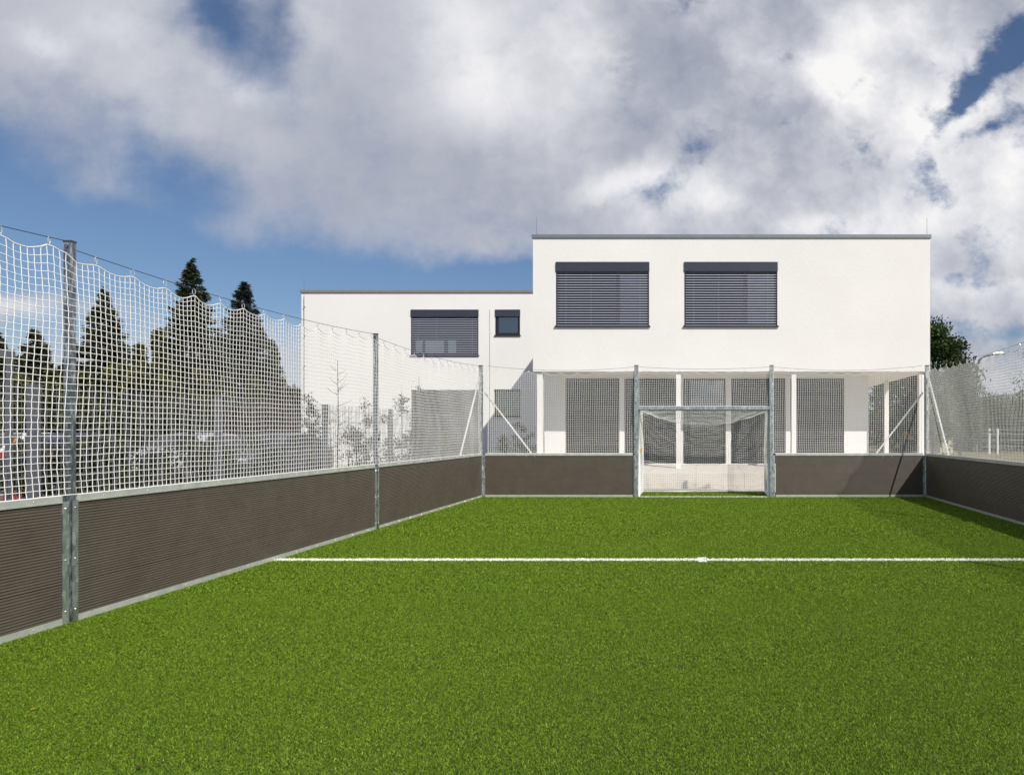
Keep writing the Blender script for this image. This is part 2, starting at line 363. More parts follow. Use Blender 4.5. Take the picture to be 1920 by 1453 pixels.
yb = Vt.reshape(-1, 4, 3)[:, 0, 1]; xb = Vt.reshape(-1, 4, 3)[:, 0, 0]
keep = ~((np.abs(yb - LINE_Y) < .050) | ((np.abs(yb - LINE_Y) < .122) & (np.abs(xb - .045) < .047)) | (np.abs(yb - YB - .01) < .05))
Vt = Vt.reshape(-1, 4, 3)[keep].reshape(-1, 3); Tt = Tt[keep]; Ft = np.arange(len(Vt)).reshape(-1, 4)
tb = np_mesh('turf_pile', Vt, Ft, 'turf_blades', None, False, Tt); tag(tb, kind='stuff', label='bright green artificial grass pile covering the court floor', cat='artificial grass')
def white_line(name, rects, seed):
    Vs, Fs, off = [], [], 0
    for (x0, x1, y0, y1, d) in rects:
        V_, F_, _ = blades(y0, y1, x0, x1, d, .009, .018, seed); Vs.append(V_); Fs.append(F_ + off); off += len(V_)
        z = .004
        Vs.append(np.array([(x0, y0, z), (x1, y0, z), (x1, y1, z), (x0, y1, z)])); Fs.append(np.array([[0, 1, 2, 3]]) + off); off += 4; z += .002
    o = np_mesh(name, np.concatenate(Vs), np.concatenate(Fs), 'line_white'); o['kind'] = 'structure'
white_line('halfway_line_marking', [(XL + .02, XR - .02, LINE_Y - .049, LINE_Y + .049, 16000), (-.002, .092, LINE_Y - .120, LINE_Y - .0495, 16000), (-.002, .092, LINE_Y + .0495, LINE_Y + .120, 16000)], 11)
white_line('goal_line_marking', [(-1.37, 1.61, YB - .035, YB + .055, 12000)], 12)

# ------------------------------------------------------------------ rebound boards
ribs = 40
_m = MB(); _m.tube([(0, 0, 0), (.004, 0, 0)], [.006, .004], 6)
RIVET = bpy.data.meshes.new('rivet'); RIVET.from_pydata(_m.v, [], _m.f); RIVET.update(); RIVET.materials.append(M('bolt_steel'))
def board(p0, p1, inward, label, group='rebound boards round the court', bolts=()):
    """p0, p1 (x,y) ends of the inner face; inward = unit normal into the court"""
    p0 = Vector((p0[0], p0[1], 0)); p1 = Vector((p1[0], p1[1], 0)); L = (p1 - p0).length; d = (p1 - p0) / L; nrm = Vector((inward[0], inward[1], 0))
    root = empty('rebound_board', tuple((p0 + p1) / 2), label, 'board', group); o = root.location.copy()
    def W(a, b_, z): q_ = p0 + d * a + nrm * b_ - o; return (q_.x, q_.y, z)
    vs, fs = [], []; zs = np.linspace(.055, .945, ribs * 4 + 1)
    for i, z in enumerate(zs):
        bdp = -.0040 + (.0030 + .0011 * math.sin(i * i * 1.7 + L)) * math.cos(2 * math.pi * i / 4)
        vs += [W(0, bdp, z), W(L, bdp, z)]
    for i in range(len(zs) - 1): fs.append((2 * i, 2 * i + 1, 2 * i + 3, 2 * i + 2))
    n = len(vs)
    vs += [W(0, -.022, .055), W(L, -.022, .055), W(L, -.022, .945), W(0, -.022, .945)]; fs += [(n, n + 3, n + 2, n + 1)]
    me = bpy.data.meshes.new('panel'); me.from_pydata(vs, [], fs); me.update(); link('panel', me, 'board_plastic', root, True)
    def barbox(a0, a1, b0, b1, z0, z1):
        mb = MB()
        vv = [W(a0, b0, z0), W(a1, b0, z0), W(a1, b1, z0), W(a0, b1, z0), W(a0, b0, z1), W(a1, b0, z1), W(a1, b1, z1), W(a0, b1, z1)]
        mb.add(vv, [(0, 3, 2, 1), (4, 5, 6, 7), (0, 1, 5, 4), (1, 2, 6, 5), (2, 3, 7, 6), (3, 0, 4, 7)]); return mb
    tr_ = barbox(0, L, -.055, .004, .955, 1.0); m2 = barbox(0, L, -.002, .009, .945, .954); tr_.v += [] 
    n = len(tr_.v); tr_.v += m2.v; tr_.f += [tuple(i + n for i in f) for f in m2.f]
    tr_.build('top_rail', 'galvanised_rail', root)
    barbox(0, L, -.03, .004, 0.0, .052).build('bottom_rail', 'galvanised_rail', root)
    # rivets
    mb = MB(); k = max(2, int(L / .42))
    for i in range(k):
        a = L * (i + .5) / k
        for z in (.03, .975):
            rv = bpy.data.objects.new('rivet', RIVET); C.objects.link(rv); rv.parent = root; rv.location = W(a, .0042, z); rv.rotation_euler = (0, 0, math.atan2(nrm.y, nrm.x))
    for a in bolts:
        mb = MB(); mb.tube([W(a, .002, .925), W(a, .012, .925)], .011, 8); mb.build('bolt', 'bolt_steel', root)
    return root
PSTY = [.24, 5.22, 10.24]
board((XL, .27), (XL, 5.173), (1, 0), 'brown ribbed board on the left side, nearest the camera')
board((XL, 5.312), (XL, 10.173), (1, 0), 'brown ribbed board on the left between the two free-standing posts')
board((XL, 10.312), (XL, 15.19), (1, 0), 'brown ribbed board on the left side running to the far corner', bolts=(3.70, 3.92))
board((-4.861, YB), (-1.50, YB), (0, -1), 'brown ribbed board left of the goal', bolts=(.94, 1.13))
board((1.755, YB), (5.11, YB), (0, -1), 'brown ribbed board right of the goal, partly in shadow', bolts=(2.43, 2.64))
board((XR, 15.19), (XR, 10.272), (-1, 0), 'dark shaded ribbed board on the right side running from the far corner', bolts=(1.05, 1.27))
board((XR, 10.133), (XR, 5.252), (-1, 0), 'shaded ribbed board on the right side, second from the far corner')
board((XR, 5.113), (XR, .27), (-1, 0), 'shaded ribbed board on the right side, nearest the camera')

# ------------------------------------------------------------------ net posts
def post(x, y, s, label, ys=(0, .04), flange=.06, gr='posts carrying the ball net'):
    """s=+1: inner face looks to +x"""
    root = empty('net_post', (x, y, 0), label, 'post', gr)
    mb = MB(); x0, x1 = sorted((-.010 * s, -.072 * s)); mb.box(x0, x1, -.02, .02, 0, 2.985); mb.box(x0 + .004, x1 - .004, -.0495, -.0205, 0, .95); mb.build('pole', 'galvanised_dark', root)
    mb = MB(); mb.box(x0 - .003, x1 + .003, -.023, .023, 2.985, 3.0); mb.build('cap', 'anthracite', root)
    for sg, a, b_ in ((-1, -.103, -.050), (1, -.016, .028)):
        mb = MB(); xa, xb_ = sorted((-.006 * s, .001 * s)); mb.box(xa, xb_, a, b_, .004, .953); 
        for z in (.1, .5, .9): mb.tube([(.001 * s, (a + b_) / 2, z), (.006 * s, (a + b_) / 2, z)], .006, 6)
        mb.build('flange', 'galvanised', root)
    mb = MB(); 
    ring = [(-.04 * s, -.02 - .012 + .013 * math.cos(a), 2.95 + .013 * math.sin(a)) for a in np.linspace(0, 2 * math.pi, 11)[:-1]]
    mb.tube(ring, .003, 5, closed=True); mb.build('eyelet', 'dark_cable', root, True)
    return root
post(XL, 5.28, 1, 'tall galvanised net post nearest the camera on the left side')
post(XL, 10.28, 1, 'tall galvanised net post halfway along the left side')
post(XL, .24, 1, 'tall galvanised net post at the near end of the left side, outside the picture')
post(XR, 10.24, -1, 'galvanised net post on the right side casting a long shadow line on the grass')
post(XR, 5.22, -1, 'galvanised net post on the right side, second from the far corner')
post(XR, .24, -1, 'galvanised net post at the near end of the right side, outside the picture')
def corner_post(x, s, label):
    root = empty('net_post', (x, YB, 0), label, 'post', 'posts carrying the ball net')
    mb = MB(); x0, x1 = sorted((-.0 * s, -.075 * s)); mb.box(x0 + .0, x1, -.045, .03, 0, 2.985); mb.build('pole', 'galvanised', root)
    mb = MB(); mb.box(x0 - .004, x1 + .004, -.049, .034, 2.985, 3.0); mb.build('cap', 'anthracite', root)
    mb = MB(); xa, xb_ = sorted((.002 * s, .056 * s)); mb.box(xa, xb_, -.004, .002, .0, .953); mb.build('flange', 'galvanised', root)
    for z in (1.9, 2.6):
        mb = MB(); mb.box(x0 - .006, x1 + .006, -.051, .036, z, z + .03); mb.build('clamp', 'galvanised', root)
    return root
corner_post(XL, 1, 'corner net post with two braces at the far left corner')
corner_post(XR, -1, 'corner net post with two braces at the far right corner')

def brace(a, b_, label):
    root = empty('corner_brace', (b_[0], b_[1], b_[2]), label, 'brace', 'white braces of the corner posts')
    mb = MB(b_); mb.tube([a, b_], .019, 10); mb.build('tube', 'white_tube', root, True)
    mb = MB(b_); mb.box(b_[0] - .03, b_[0] + .03, b_[1] - .03, b_[1] + .03, b_[2] - .07, b_[2] - .0); mb.build('foot_bracket', 'galvanised', root)
brace((XL - .05, 15.17, 2.72), (XL - .075, 14.02, .99), 'white brace going down from the far left corner post along the left side')
brace((XL + .04, 15.29, 2.38), (XL + 1.10, 15.31, .99), 'white brace going down from the far left corner post along the goal end')
brace((XR + .05, 15.17, 2.72), (XR + .075, 14.02, .99), 'white brace going down from the far right corner post along the right side')
brace((XR - .04, 15.29, 2.38), (XR - 1.10, 15.31, .99), 'grey brace going down from the far right corner post along the goal end')

# ------------------------------------------------------------------ nets
def ring_mesh():
    mb = MB(); pts = []
    for a in np.linspace(0, 2 * math.pi, 13)[:-1]: pts.append((.013 * math.cos(a), 0, .030 * math.sin(a)))
    mb.tube(pts, .0032, 5, closed=True)
    me = bpy.data.meshes.new('hook'); me.from_pydata(mb.v, [], mb.f); me.update(); me.materials.append(M('bolt_steel'))
    return me
HOOK = ring_mesh()
def net(spans, zbot, label, seed, ends=None, hook_step=.35, rope=True):
    """spans: list of (p0, p1, z_wire0, z_wire1, sag) laid end to end"""
    rg = np.random.default_rng(seed)
    p_first = Vector((spans[0][0][0], spans[0][0][1], 0)); root = empty('ball_net', (p_first.x, p_first.y, zbot), label, 'net', 'white ball nets above the boards')
    o = root.location
    tot = sum((Vector(b_) - Vector(a)).length for a, b_, *_ in spans)
    nu = int(round(tot / .05)) + 1; S = np.linspace(0, tot, nu)
    acc = 0; P = np.zeros((nu, 2)); ZW = np.zeros(nu); NR = np.zeros((nu, 2)); wires = []; hooks = []
    for a, b_, z0, z1, sag in spans:
        A = np.array(a, float); B = np.array(b_, float); L = np.linalg.norm(B - A); D = (B - A) / L
        sel = (S >= acc - 1e-6) & (S <= acc + L + 1e-6); tt = (S[sel] - acc) / L
        P[sel] = A + D * (S[sel] - acc)[:, None]; ZW[sel] = z0 + (z1 - z0) * tt - sag * 4 * tt * (1 - tt); NR[sel] = (-D[1], D[0])
        ww = [(A[0] + D[0] * L * k - o[0], A[1] + D[1] * L * k - o[1], z0 + (z1 - z0) * k - sag * 4 * k * (1 - k) - o[2]) for k in np.linspace(0, 1, 24)]
        wires.append(ww)
        nh = int(L / hook_step); step = L / nh
        for k in range(nh):
            s_ = (k + .5) * step; k_ = s_ / L
            hooks.append((A[0] + D[0] * s_, A[1] + D[1] * s_, z0 + (z1 - z0) * k_ - sag * 4 * k_ * (1 - k_), math.atan2(D[1], D[0]), acc + s_))
        acc += L
    HS = np.array([h[4] for h in hooks])
    # scallop depth between neighbouring hooks
    lo = np.searchsorted(HS, S) - 1; scl = np.zeros(nu)
    for i in range(nu):
        a = HS[lo[i]] if lo[i] >= 0 else HS[0] - hook_step; b_ = HS[lo[i] + 1] if lo[i] + 1 < len(HS) else HS[-1] + hook_step
        k = (S[i] - a) / (b_ - a); scl[i] = 4 * k * (1 - k)
    depth = .052 * (1 + .25 * np.sin(S * 3.1 + seed))
    ztop = ZW - .055 - scl * depth
    H = float(np.mean(ztop)) - zbot; nv = int(round(H / .05)) + 1
    vv = np.linspace(0, 1, nv)
    G = np.zeros((nu, nv, 3)); base = ZW - .055
    flat = float(np.mean(ZW)) - .075
    for j, k in enumerate(vv):
        dist = (1 - k) * H
        infl = math.exp(-dist / .16)
        zz = zbot + k * (flat * (1 - infl) + base * infl - zbot) - scl * depth * infl * min(1, k * 5)
        zz = zz + (.006 * np.sin(S * 2.3 + k * 3 + seed) + .004 * np.sin(S * 9 + seed * 2 + k * 6)) * min(1, k * 6) * (1 - .3 * k)
        su = (.011 * np.sin(k * 4.0 + S * .7 + seed) + .0008 * np.sin(k * 15 + S * 2.0)) * min(1, (1 - k) * 5 + .15) * min(1, k * 8)
        alt = ((np.arange(nu) + j) % 2 * 2 - 1) * .0017
        nn = (.012 * np.sin(S * 1.7 + k * 3.3) + .008 * np.sin(S * 5.1 + seed + k * 5)) * math.sin(math.pi * min(1, k * .98 + .01))
        D2 = np.stack([NR[:, 1], -NR[:, 0]], 1)
        pin = np.minimum(1, np.minimum(S, tot - S) / .15)
        G[:, j, 0] = P[:, 0] + D2[:, 0] * (su * pin + alt) + NR[:, 0] * nn + rg.normal(0, .0008, nu) - o[0]
        G[:, j, 1] = P[:, 1] + D2[:, 1] * (su * pin + alt) + NR[:, 1] * nn + rg.normal(0, .0008, nu) - o[1]
        G[:, j, 2] = zz - o[2] + rg.normal(0, .0008, nu)
    net_mesh('mesh', G, .0030, root)
    mb = MB()
    for ww in wires: mb.tube(ww, .0032, 5)
    mb.build('top_wire', 'dark_cable', root, True)
    for hx, hy, hz, ha, _ in hooks:
        h = bpy.data.objects.new('hook', HOOK); C.objects.link(h); h.parent = root
        h.location = (hx - o[0], hy - o[1], hz - .027 - o[2]); h.rotation_euler = (0, 0, ha + rg.uniform(-.5, .5))
    return root
XN = XL - .012
net([((XN, .26), (XN, 5.26), 2.94, 2.985, .08), ((XN, 5.30), (XN, 10.26), 2.93, 2.985, .075), ((XN, 10.30), (XN, 15.2), 2.93, 2.98, .07)], 1.002, 'white ball net above the boards along the left side of the court', 1)
YNT = YB + .012
net([((-4.80, YNT), (-1.47, YNT), 2.985, 2.965, .09)], 1.002, 'white ball net left of the goal at the far end', 2)
net([((-1.36, YNT), (1.61, YNT), 2.965, 2.965, .05)], 2.075, 'white ball net strip above the crossbar of the goal', 3)
net([((1.71, YNT), (5.08, YNT), 2.965, 2.99, .09)], 1.002, 'white ball net right of the goal at the far end', 4)
XN2 = XR + .012
net([((XN2, 15.2), (XN2, 10.26), 2.98, 2.93, .07), ((XN2, 10.22), (XN2, 5.24), 2.985, 2.93, .075), ((XN2, 5.2), (XN2, .26), 2.985, 2.94, .08)], 1.002, 'white ball net above the boards along the right side of the court', 5)

# ------------------------------------------------------------------ goal
goal = empty('football_goal', (.12, YB, 0), 'galvanised goal with white net built into the far end of the court', 'goal')
GO = (.12, YB, 0)
gl, gr_ = -1.46, 1.70
for x0, x1 in ((gl, gl + .085), (gr_ - .085, gr_)):
    mb = MB(GO); mb.box(x0, x1, YB - .05, YB + .035, 0, 2.985); mb.build('goal_post', 'galvanised', goal)
    mb = MB(GO); mb.box(x0 - .003, x1 + .003, YB - .053, YB + .038, 2.985, 3.0); mb.build('post_cap', 'anthracite', goal)
for xa in (gl - .038, gr_ + .002):
    mb = MB(GO); mb.box(xa, xa + .036, YB - .006, YB + .003, 0.002, .953)
    for z in (.15, .35, .6, .85): mb.tube([(xa + .018, YB - .006, z), (xa + .018, YB - .013, z)], .007, 6)
    mb.build('flange', 'galvanised', goal)
mb = MB(GO); mb.box(gl + .087, gr_ - .087, YB - .045, YB + .03, 1.995, 2.068); mb.build('crossbar', 'galvanised', goal)
gx0, gx1 = gl + .11, gr_ - .11; Yb = 16.27
mb = MB(GO)
mb.tube([(gx0, YB + .05, .035), (gx0, Yb, .035), (gx1, Yb, .035), (gx1, YB + .05, .035)], .02, 8); mb.build('base_frame', 'galvanised_rail', goal, True)
for xx in (gx0 - .005, gx1 + .005):
    mb = MB(GO); mb.tube([(xx, YB + .045, .02), (xx, YB + .045, 1.99)], .021, 8); mb.build('net_rail', 'white_tube', goal, True)
mb = MB(GO); mb.tube([(gx0, YB + .045, 1.985), (gx1, YB + .045, 1.985)], .012, 8); mb.build('net_rail', 'white_tube', goal, True)
mb = MB(GO); mb.box(gx0 + .015, gx0 + .045, YB + .02, YB + .06, 1.03, 1.10); mb.build('orange_clip', 'orange_plastic', goal)
for xx in (gx0, gx1):
    mb = MB(GO); mb.tube([(xx, YB + .05, 2.0), (xx, 16.02, 1.98)], .012, 8); mb.build('net_bar', 'galvanised_rail', goal, True)
Wg = gx1 - gx0; na = int(Wg / .05) + 1
A_ = np.linspace(0, 1, na)
nt_, nd_ = 17, 39
G = np.zeros((na, nt_ + nd_, 3))
sag = .34 * np.sin(np.pi * A_) ** .8
wv = .010 * np.sin(A_ * 40)
for j in range(nt_ + nd_):
    if j < nt_:
        k = j / (nt_ - 1); y = YB + .05 + k * .78; z = 1.985 + k * (-.01) - sag * k ** 1.3 - .03 * np.sin(math.pi * k)
    else:
        k = (j - nt_ + 1) / nd_; y = YB + .83 + k * .19 + .10 * math.sin(math.pi * k) * np.sin(np.pi * A_) ; z = (1.975 - sag) * (1 - k) + .045 * k
    G[:, j, 0] = gx0 + A_ * Wg + .006 * ((np.arange(na) + j) % 2 - .5) - GO[0] + .008 * np.sin(j * .4 + A_ * 6)
    G[:, j, 1] = y - GO[1] + rng.normal(0, .002, na); G[:, j, 2] = z + wv * .5 + rng.normal(0, .002, na)
net_mesh('goal_net', G, .0041, goal)
for xx, sg in ((gx0, 1), (gx1, -1)):
    ny, nz = 17, 40; G = np.zeros((ny, nz, 3)); kk = np.linspace(0, 1, ny)
    for j in range(nz):
        h = j / (nz - 1); depth = .78 + .19 * (1 - h)
        G[:, j, 0] = xx + sg * (.05 * np.sin(np.pi * kk) * math.sin(math.pi * h)) - GO[0] + rng.normal(0, .002, ny)
        G[:, j, 1] = YB + .05 + kk * depth - GO[1] + .004 * ((np.arange(ny) + j) % 2 - .5); G[:, j, 2] = .045 + h * 1.935 + rng.normal(0, .002, ny)
    net_mesh('side_net', G, .0041, goal)

# ------------------------------------------------------------------ terrace and building
TZ = .45
mb = MB(); TS = lambda y: .385 + .0163 * (y - 17.6)
mb.add([(-5.6, 17.6, -.3), (7.3, 17.6, -.3), (7.3, 28.6, -.3), (-5.6, 28.6, -.3), (-5.6, 17.6, TS(17.6)), (7.3, 17.6, TS(17.6)), (7.3, 28.6, TS(28.6)), (-5.6, 28.6, TS(28.6))],
       [(0, 3, 2, 1), (4, 5, 6, 7), (0, 1, 5, 4), (1, 2, 6, 5), (2, 3, 7, 6), (3, 0, 4, 7)])
tw = mb.build('concrete_terrace', 'concrete'); tw['kind'] = 'structure'
mb = MB()
for x in np.arange(-5.2, 7.2, 1.28): mb.box(x, x + .012, 17.5988, 17.602, .0, .383); mb.add([(x, 17.6, TS(17.6) + .002), (x + .012, 17.6, TS(17.6) + .002), (x + .012, 20.99, TS(20.99) + .002), (x, 20.99, TS(20.99) + .002)], [(0, 1, 2, 3)])
tj = mb.build('terrace_joints', 'joint_grey'); tj['kind'] = 'structure'

BO = (-4.84, 21.0, TZ)
bld = empty('white_building', BO, 'white flat-roofed building with two large blinds windows behind the goal', 'building')
def wall(name, x0, x1, z0, z1, Y, holes, depth=.16):
    """front wall facing -y with real openings and reveals"""
    xs = sorted({x0, x1, *[h[0] for h in holes], *[h[1] for h in holes]}); zs = sorted({z0, z1, *[h[2] for h in holes], *[h[3] for h in holes]})
    mb = MB(BO)
    for i in range(len(xs) - 1):
        for j in range(len(zs) - 1):
            cx, cz = (xs[i] + xs[i + 1]) / 2, (zs[j] + zs[j + 1]) / 2
            if any(h[0] < cx < h[1] and h[2] < cz < h[3] for h in holes): continue
            mb.add([(xs[i], Y, zs[j]), (xs[i + 1], Y, zs[j]), (xs[i + 1], Y, zs[j + 1]), (xs[i], Y, zs[j + 1])], [(0, 1, 2, 3)])
    for a, b_, c, d in holes:
        mb.add([(a, Y, c), (b_, Y, c), (b_, Y, d), (a, Y, d), (a, Y + depth, c), (b_, Y + depth, c), (b_, Y + depth, d), (a, Y + depth, d)],
               [(0, 4, 5, 1), (3, 2, 6, 7), (0, 3, 7, 4), (1, 5, 6, 2)])
    return mb
YU = 19.55; YG = 21.0; YW = 27.5
ZT = PZ(447, YU); ZS = 3.243
XB0, XB1 = -4.84, 6.76; YE = 31.0
# windows of the upper storey
def hole(x0, x1, y0, y1, Y): return (PX(x0, Y), PX(x1, Y), PZ(y1, Y), PZ(y0, Y))
H1 = hole(1043, 1217, 492, 611, YU); H2 = hole(1283.5, 1457.5, 492, 611, YU)
mb = wall('upper_wall', XB0, XB1, ZS, ZT, YU, [H1, H2])
mb.add([(XB0, YU, ZS), (XB0, YE, ZS), (XB0, YE, ZT), (XB0, YU, ZT)], [(0, 3, 2, 1)])
mb.add([(XB1, YU, ZS), (XB1, YE, ZS), (XB1, YE, ZT), (XB1, YU, ZT)], [(0, 1, 2, 3)])
mb.add([(XB0, YE, ZS), (XB1, YE, ZS), (XB1, YE, ZT), (XB0, YE, ZT)], [(0, 1, 2, 3)])
mb.add([(XB0, YU, ZT), (XB1, YU, ZT), (XB1, YE, ZT), (XB0, YE, ZT)], [(0, 1, 2, 3)])
mb.add([(XB0, YU, ZS), (XB1, YU, ZS), (XB1, YE - 3.5, ZS), (XB0, YE - 3.5, ZS)], [(0, 3, 2, 1)])
mb.build('upper_wall', 'plaster', bld)
mb = MB(BO); zc = PZ(440.5, YU)
mb.box(XB0 - .03, XB1 + .03, YU - .035, YE + .03, ZT + .002, zc); mb.build('roof_edge', 'roof_cap', bld)
# ground floor, set back under the upper storey
mods = [(-4.18, -2.49), (-2.33, -.67), (-.485, .85), (1.02, 2.73), (2.88, 4.565)]
gh = [(a, b_, TZ + .03, 3.165) for a, b_ in mods]
mb = wall('ground_floor_wall', XB0, 5.33, TZ, ZS - .001, YG, gh, .14)
mb.add([(XB0, YG, TZ), (XB0, YE, TZ), (XB0, YE, ZS), (XB0, YG, ZS)], [(0, 3, 2, 1)])
mb.add([(5.33, YG, TZ), (5.33, YE, TZ), (5.33, YE, ZS), (5.33, YG, ZS)], [(0, 1, 2, 3)])
mb.build('ground_floor_wall', 'plaster', bld)
for x0, x1, y in ((-4.74, -4.58, 19.62), (-.665, -.525, 19.62), (2.73, 2.865, 19.62), (6.46, 6.61, 19.62), (6.40, 6.54, 23.0)):
    mb = MB(BO); mb.box(x0, x1, y, y + .14, TZ - .06, ZS - .002)
    mb.build('column', 'plaster', bld)
# far left wing
WX0, WX1 = PX(565, YW), -4.4; ZW1 = PZ(549, YW)
W1 = hole(771, 897, 581, 666, YW); W2 = hole(929, 975, 581, 628.5, YW)
W3 = (PX(771, YW), PX(897, YW), .5, PZ(731, YW)); W4 = hole(926, 976, 730, 781, YW); W5 = hole(996, 1040, 720, 740, YW)
mb = wall('wing_wall', WX0, WX1, -.05, ZW1, YW, [W1, W2, W3, W4])
mb.add([(WX0, YW, -.05), (WX0, 36, -.05), (WX0, 36, ZW1), (WX0, YW, ZW1)], [(0, 3, 2, 1)])
mb.add([(WX0, YW, ZW1), (WX1, YW, ZW1), (WX1, 36, ZW1), (WX0, 36, ZW1)], [(0, 1, 2, 3)])
mb.build('wing_wall', 'plaster', bld)
mb = MB(BO); mb.box(WX0 - .04, XB0 - .04, YW - .05, 36, ZW1 + .002, PZ(544.5, YW)); mb.build('wing_roof_edge', 'roof_cap_warm', bld)
mb = MB(BO); mb.box(PX(918, YW) - .012, PX(918, YW) + .012, YW - .004, YW + .01, 0, PZ(581, YW)); mb.build('expansion_joint', 'joint_grey', bld)
mb = MB(BO); xx = PX(572, YW); mb.tube([(xx, YW - .07, 0), (xx, YW - .07, ZW1 - .1)], .008, 6)
for z in np.arange(.6, ZW1, 1.2): mb.tube([(xx, YW, z), (xx, YW - .08, z)], .01, 6); mb.box(xx - .02, xx + .02, YW - .09, YW - .06, z - .02, z + .02)
mb.build('lightning_conductor', 'fence_steel', bld)
for px, Y, zt in ((1738, 20.2, PZ(409, 20.2)), (1006, 20.4, PZ(408, 20.4))):
    mb = MB(BO); mb.tube([(PX(px, Y), Y, zc - .02), (PX(px, Y), Y, zt)], [.007, .004], 6); mb.build('lightning_rod', 'fence_steel', bld)
mb = MB(BO); mb.tube([(PX(570, 28), 28, ZW1), (PX(570, 28), 28, PZ(521, 28))], [.007, .004], 6); mb.build('lightning_rod', 'fence_steel', bld)

def window(h, Y, box=.28, blind=True, pitch=.0735, mullions=(.66,), sill=True, slat_to=0.0, papers=(), d=.16, frame=.06, label=None, smat='slat_metal'):
    x0, x1, z0, z1 = h; yb_ = Y + d
    mb = MB(BO); e = .002
    for a, b_, c, dd_ in ((x0 + e, x0 + frame, z0 + e, z1 - e), (x1 - frame, x1 - e, z0 + e, z1 - e)): mb.box(a, b_, yb_ - .05, yb_ + .02, c, dd_)
    mb.box(x0 + frame, x1 - frame, yb_ - .05, yb_ + .02, z0 + e, z0 + frame); mb.box(x0 + frame, x1 - frame, yb_ - .05, yb_ + .02, z1 - frame, z1 - e)
    for mfr in mullions:
        xm = x0 + (x1 - x0) * mfr; mb.box(xm - .06, xm + .06, yb_ - .055, yb_ + .015, z0 + frame, z1 - frame)
    fr = mb.build('window', 'window_frame_paint', bld)
    if label: fr['label'] = label
    mb = MB(BO); mb.add([(x0, yb_ - .01, z0), (x1, yb_ - .01, z0), (x1, yb_ - .01, z1), (x0, yb_ - .01, z1)], [(0, 1, 2, 3)]); mb.build('pane', 'dark_glass', fr)
    if mullions == (.66,): mb = MB(BO); xm = x0 + (x1 - x0) * .66 + .06; mb.add([(xm, yb_ - .014, z0 + frame), (x1 - frame - .02, yb_ - .014, z0 + frame), (x1 - frame - .02, yb_ - .014, z1 - frame), (xm, yb_ - .014, z1 - frame)], [(0, 1, 2, 3)]); mb.build('sash_pane', 'sash_glass', fr)
    if not blind: fr.children[0].data.materials[0] = M('sash_glass')
    if box:
        mb = MB(BO); mb.box(x0 - .01, x1 + .01, Y - .035, Y + .075, z1 - box, z1 + .004); mb.build('blind_box', 'anthracite', fr)
        for xa, xb_ in ((x0 + .001, x0 + .022), (x1 - .022, x1 - .001)):
            mb = MB(BO); mb.box(xa, xb_, Y - .012, Y + .05, z0 + .003, z1 - box - .003); mb.build('guide_rail', 'window_frame_paint', fr)
    if blind:
        mb = MB(BO); z = z1 - box - .02; zend = z0 + .03 + slat_to
        xa, xb_ = x0 + .025, x1 - .025
        while z > zend:
            prof = [(Y - .004, z - .010), (Y + .001, z + .004), (Y + .026, z + .012), (Y + .050, z + .012), (Y + .060, z + .002)]
            vs = [(xa, a, b_) for a, b_ in prof] + [(xb_, a, b_) for a, b_ in prof] + [(xa, a + .0005, b_ - .0025) for a, b_ in prof] + [(xb_, a + .0005, b_ - .0025) for a, b_ in prof]
            fs = [(i, i + 5, i + 6, i + 1) for i in range(4)] + [(10 + i, 11 + i, 16 + i, 15 + i) for i in range(4)] + [(0, 10, 15, 5)]
            mb.add(vs, fs); z -= pitch
        mb.box(xa, xb_, Y + .005, Y + .055, zend - .025, zend - .002)
        for k in (.1, .37, .9): xm = x0 + (x1 - x0) * k; mb.box(xm - .002, xm + .002, Y + .067, Y + .070, zend, z1 - box)
        mb.build('blind', smat, fr)
    for a, b_, c, dd_ in papers:
        mb = MB(BO); mb.box(x0 + (x1 - x0) * a, x0 + (x1 - x0) * b_, yb_ - .03, yb_ - .015, z0 + (z1 - z0) * c, z0 + (z1 - z0) * dd_); mb.build('paper', 'pale_green_paper', fr)
    if sill:
        mb = MB(BO); mb.box(x0 - .035, x1 + .035, Y - .06, Y + .1, z0 - .035, z0 + .0); mb.build('sill', 'window_frame_paint', fr)
    return fr
window(H1, YU, .27, label='large window with lowered slatted blind, left of the pair on the upper floor')
window(H2, YU, .27, label='large window with lowered slatted blind, right of the pair on the upper floor')
window(W1, YW, .28, pitch=.0735, mullions=(), papers=((.05, .15, .06, .34), (.19, .47, .06, .34), (.53, .65, .06, .34)), label='wide window with slatted blind on the left wing upper floor')
window(W2, YW, .28, blind=False, mullions=(), frame=.10, d=.09, label='small square window without blind on the left wing')
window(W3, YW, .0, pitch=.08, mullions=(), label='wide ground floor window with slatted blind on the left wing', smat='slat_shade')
window(W4, YW, .0, blind=False, mullions=(), label='small shaded ground floor window on the left wing')
for i, h in enumerate(gh):
    if i == 2: window(h, YG, 0, blind=False, mullions=(.12,), sill=False, d=.14, label='glazed door without blind behind the goal')
    else: window(h, YG, .0, pitch=.08, mullions=(.5,), sill=False, d=.14, smat='slat_shade')

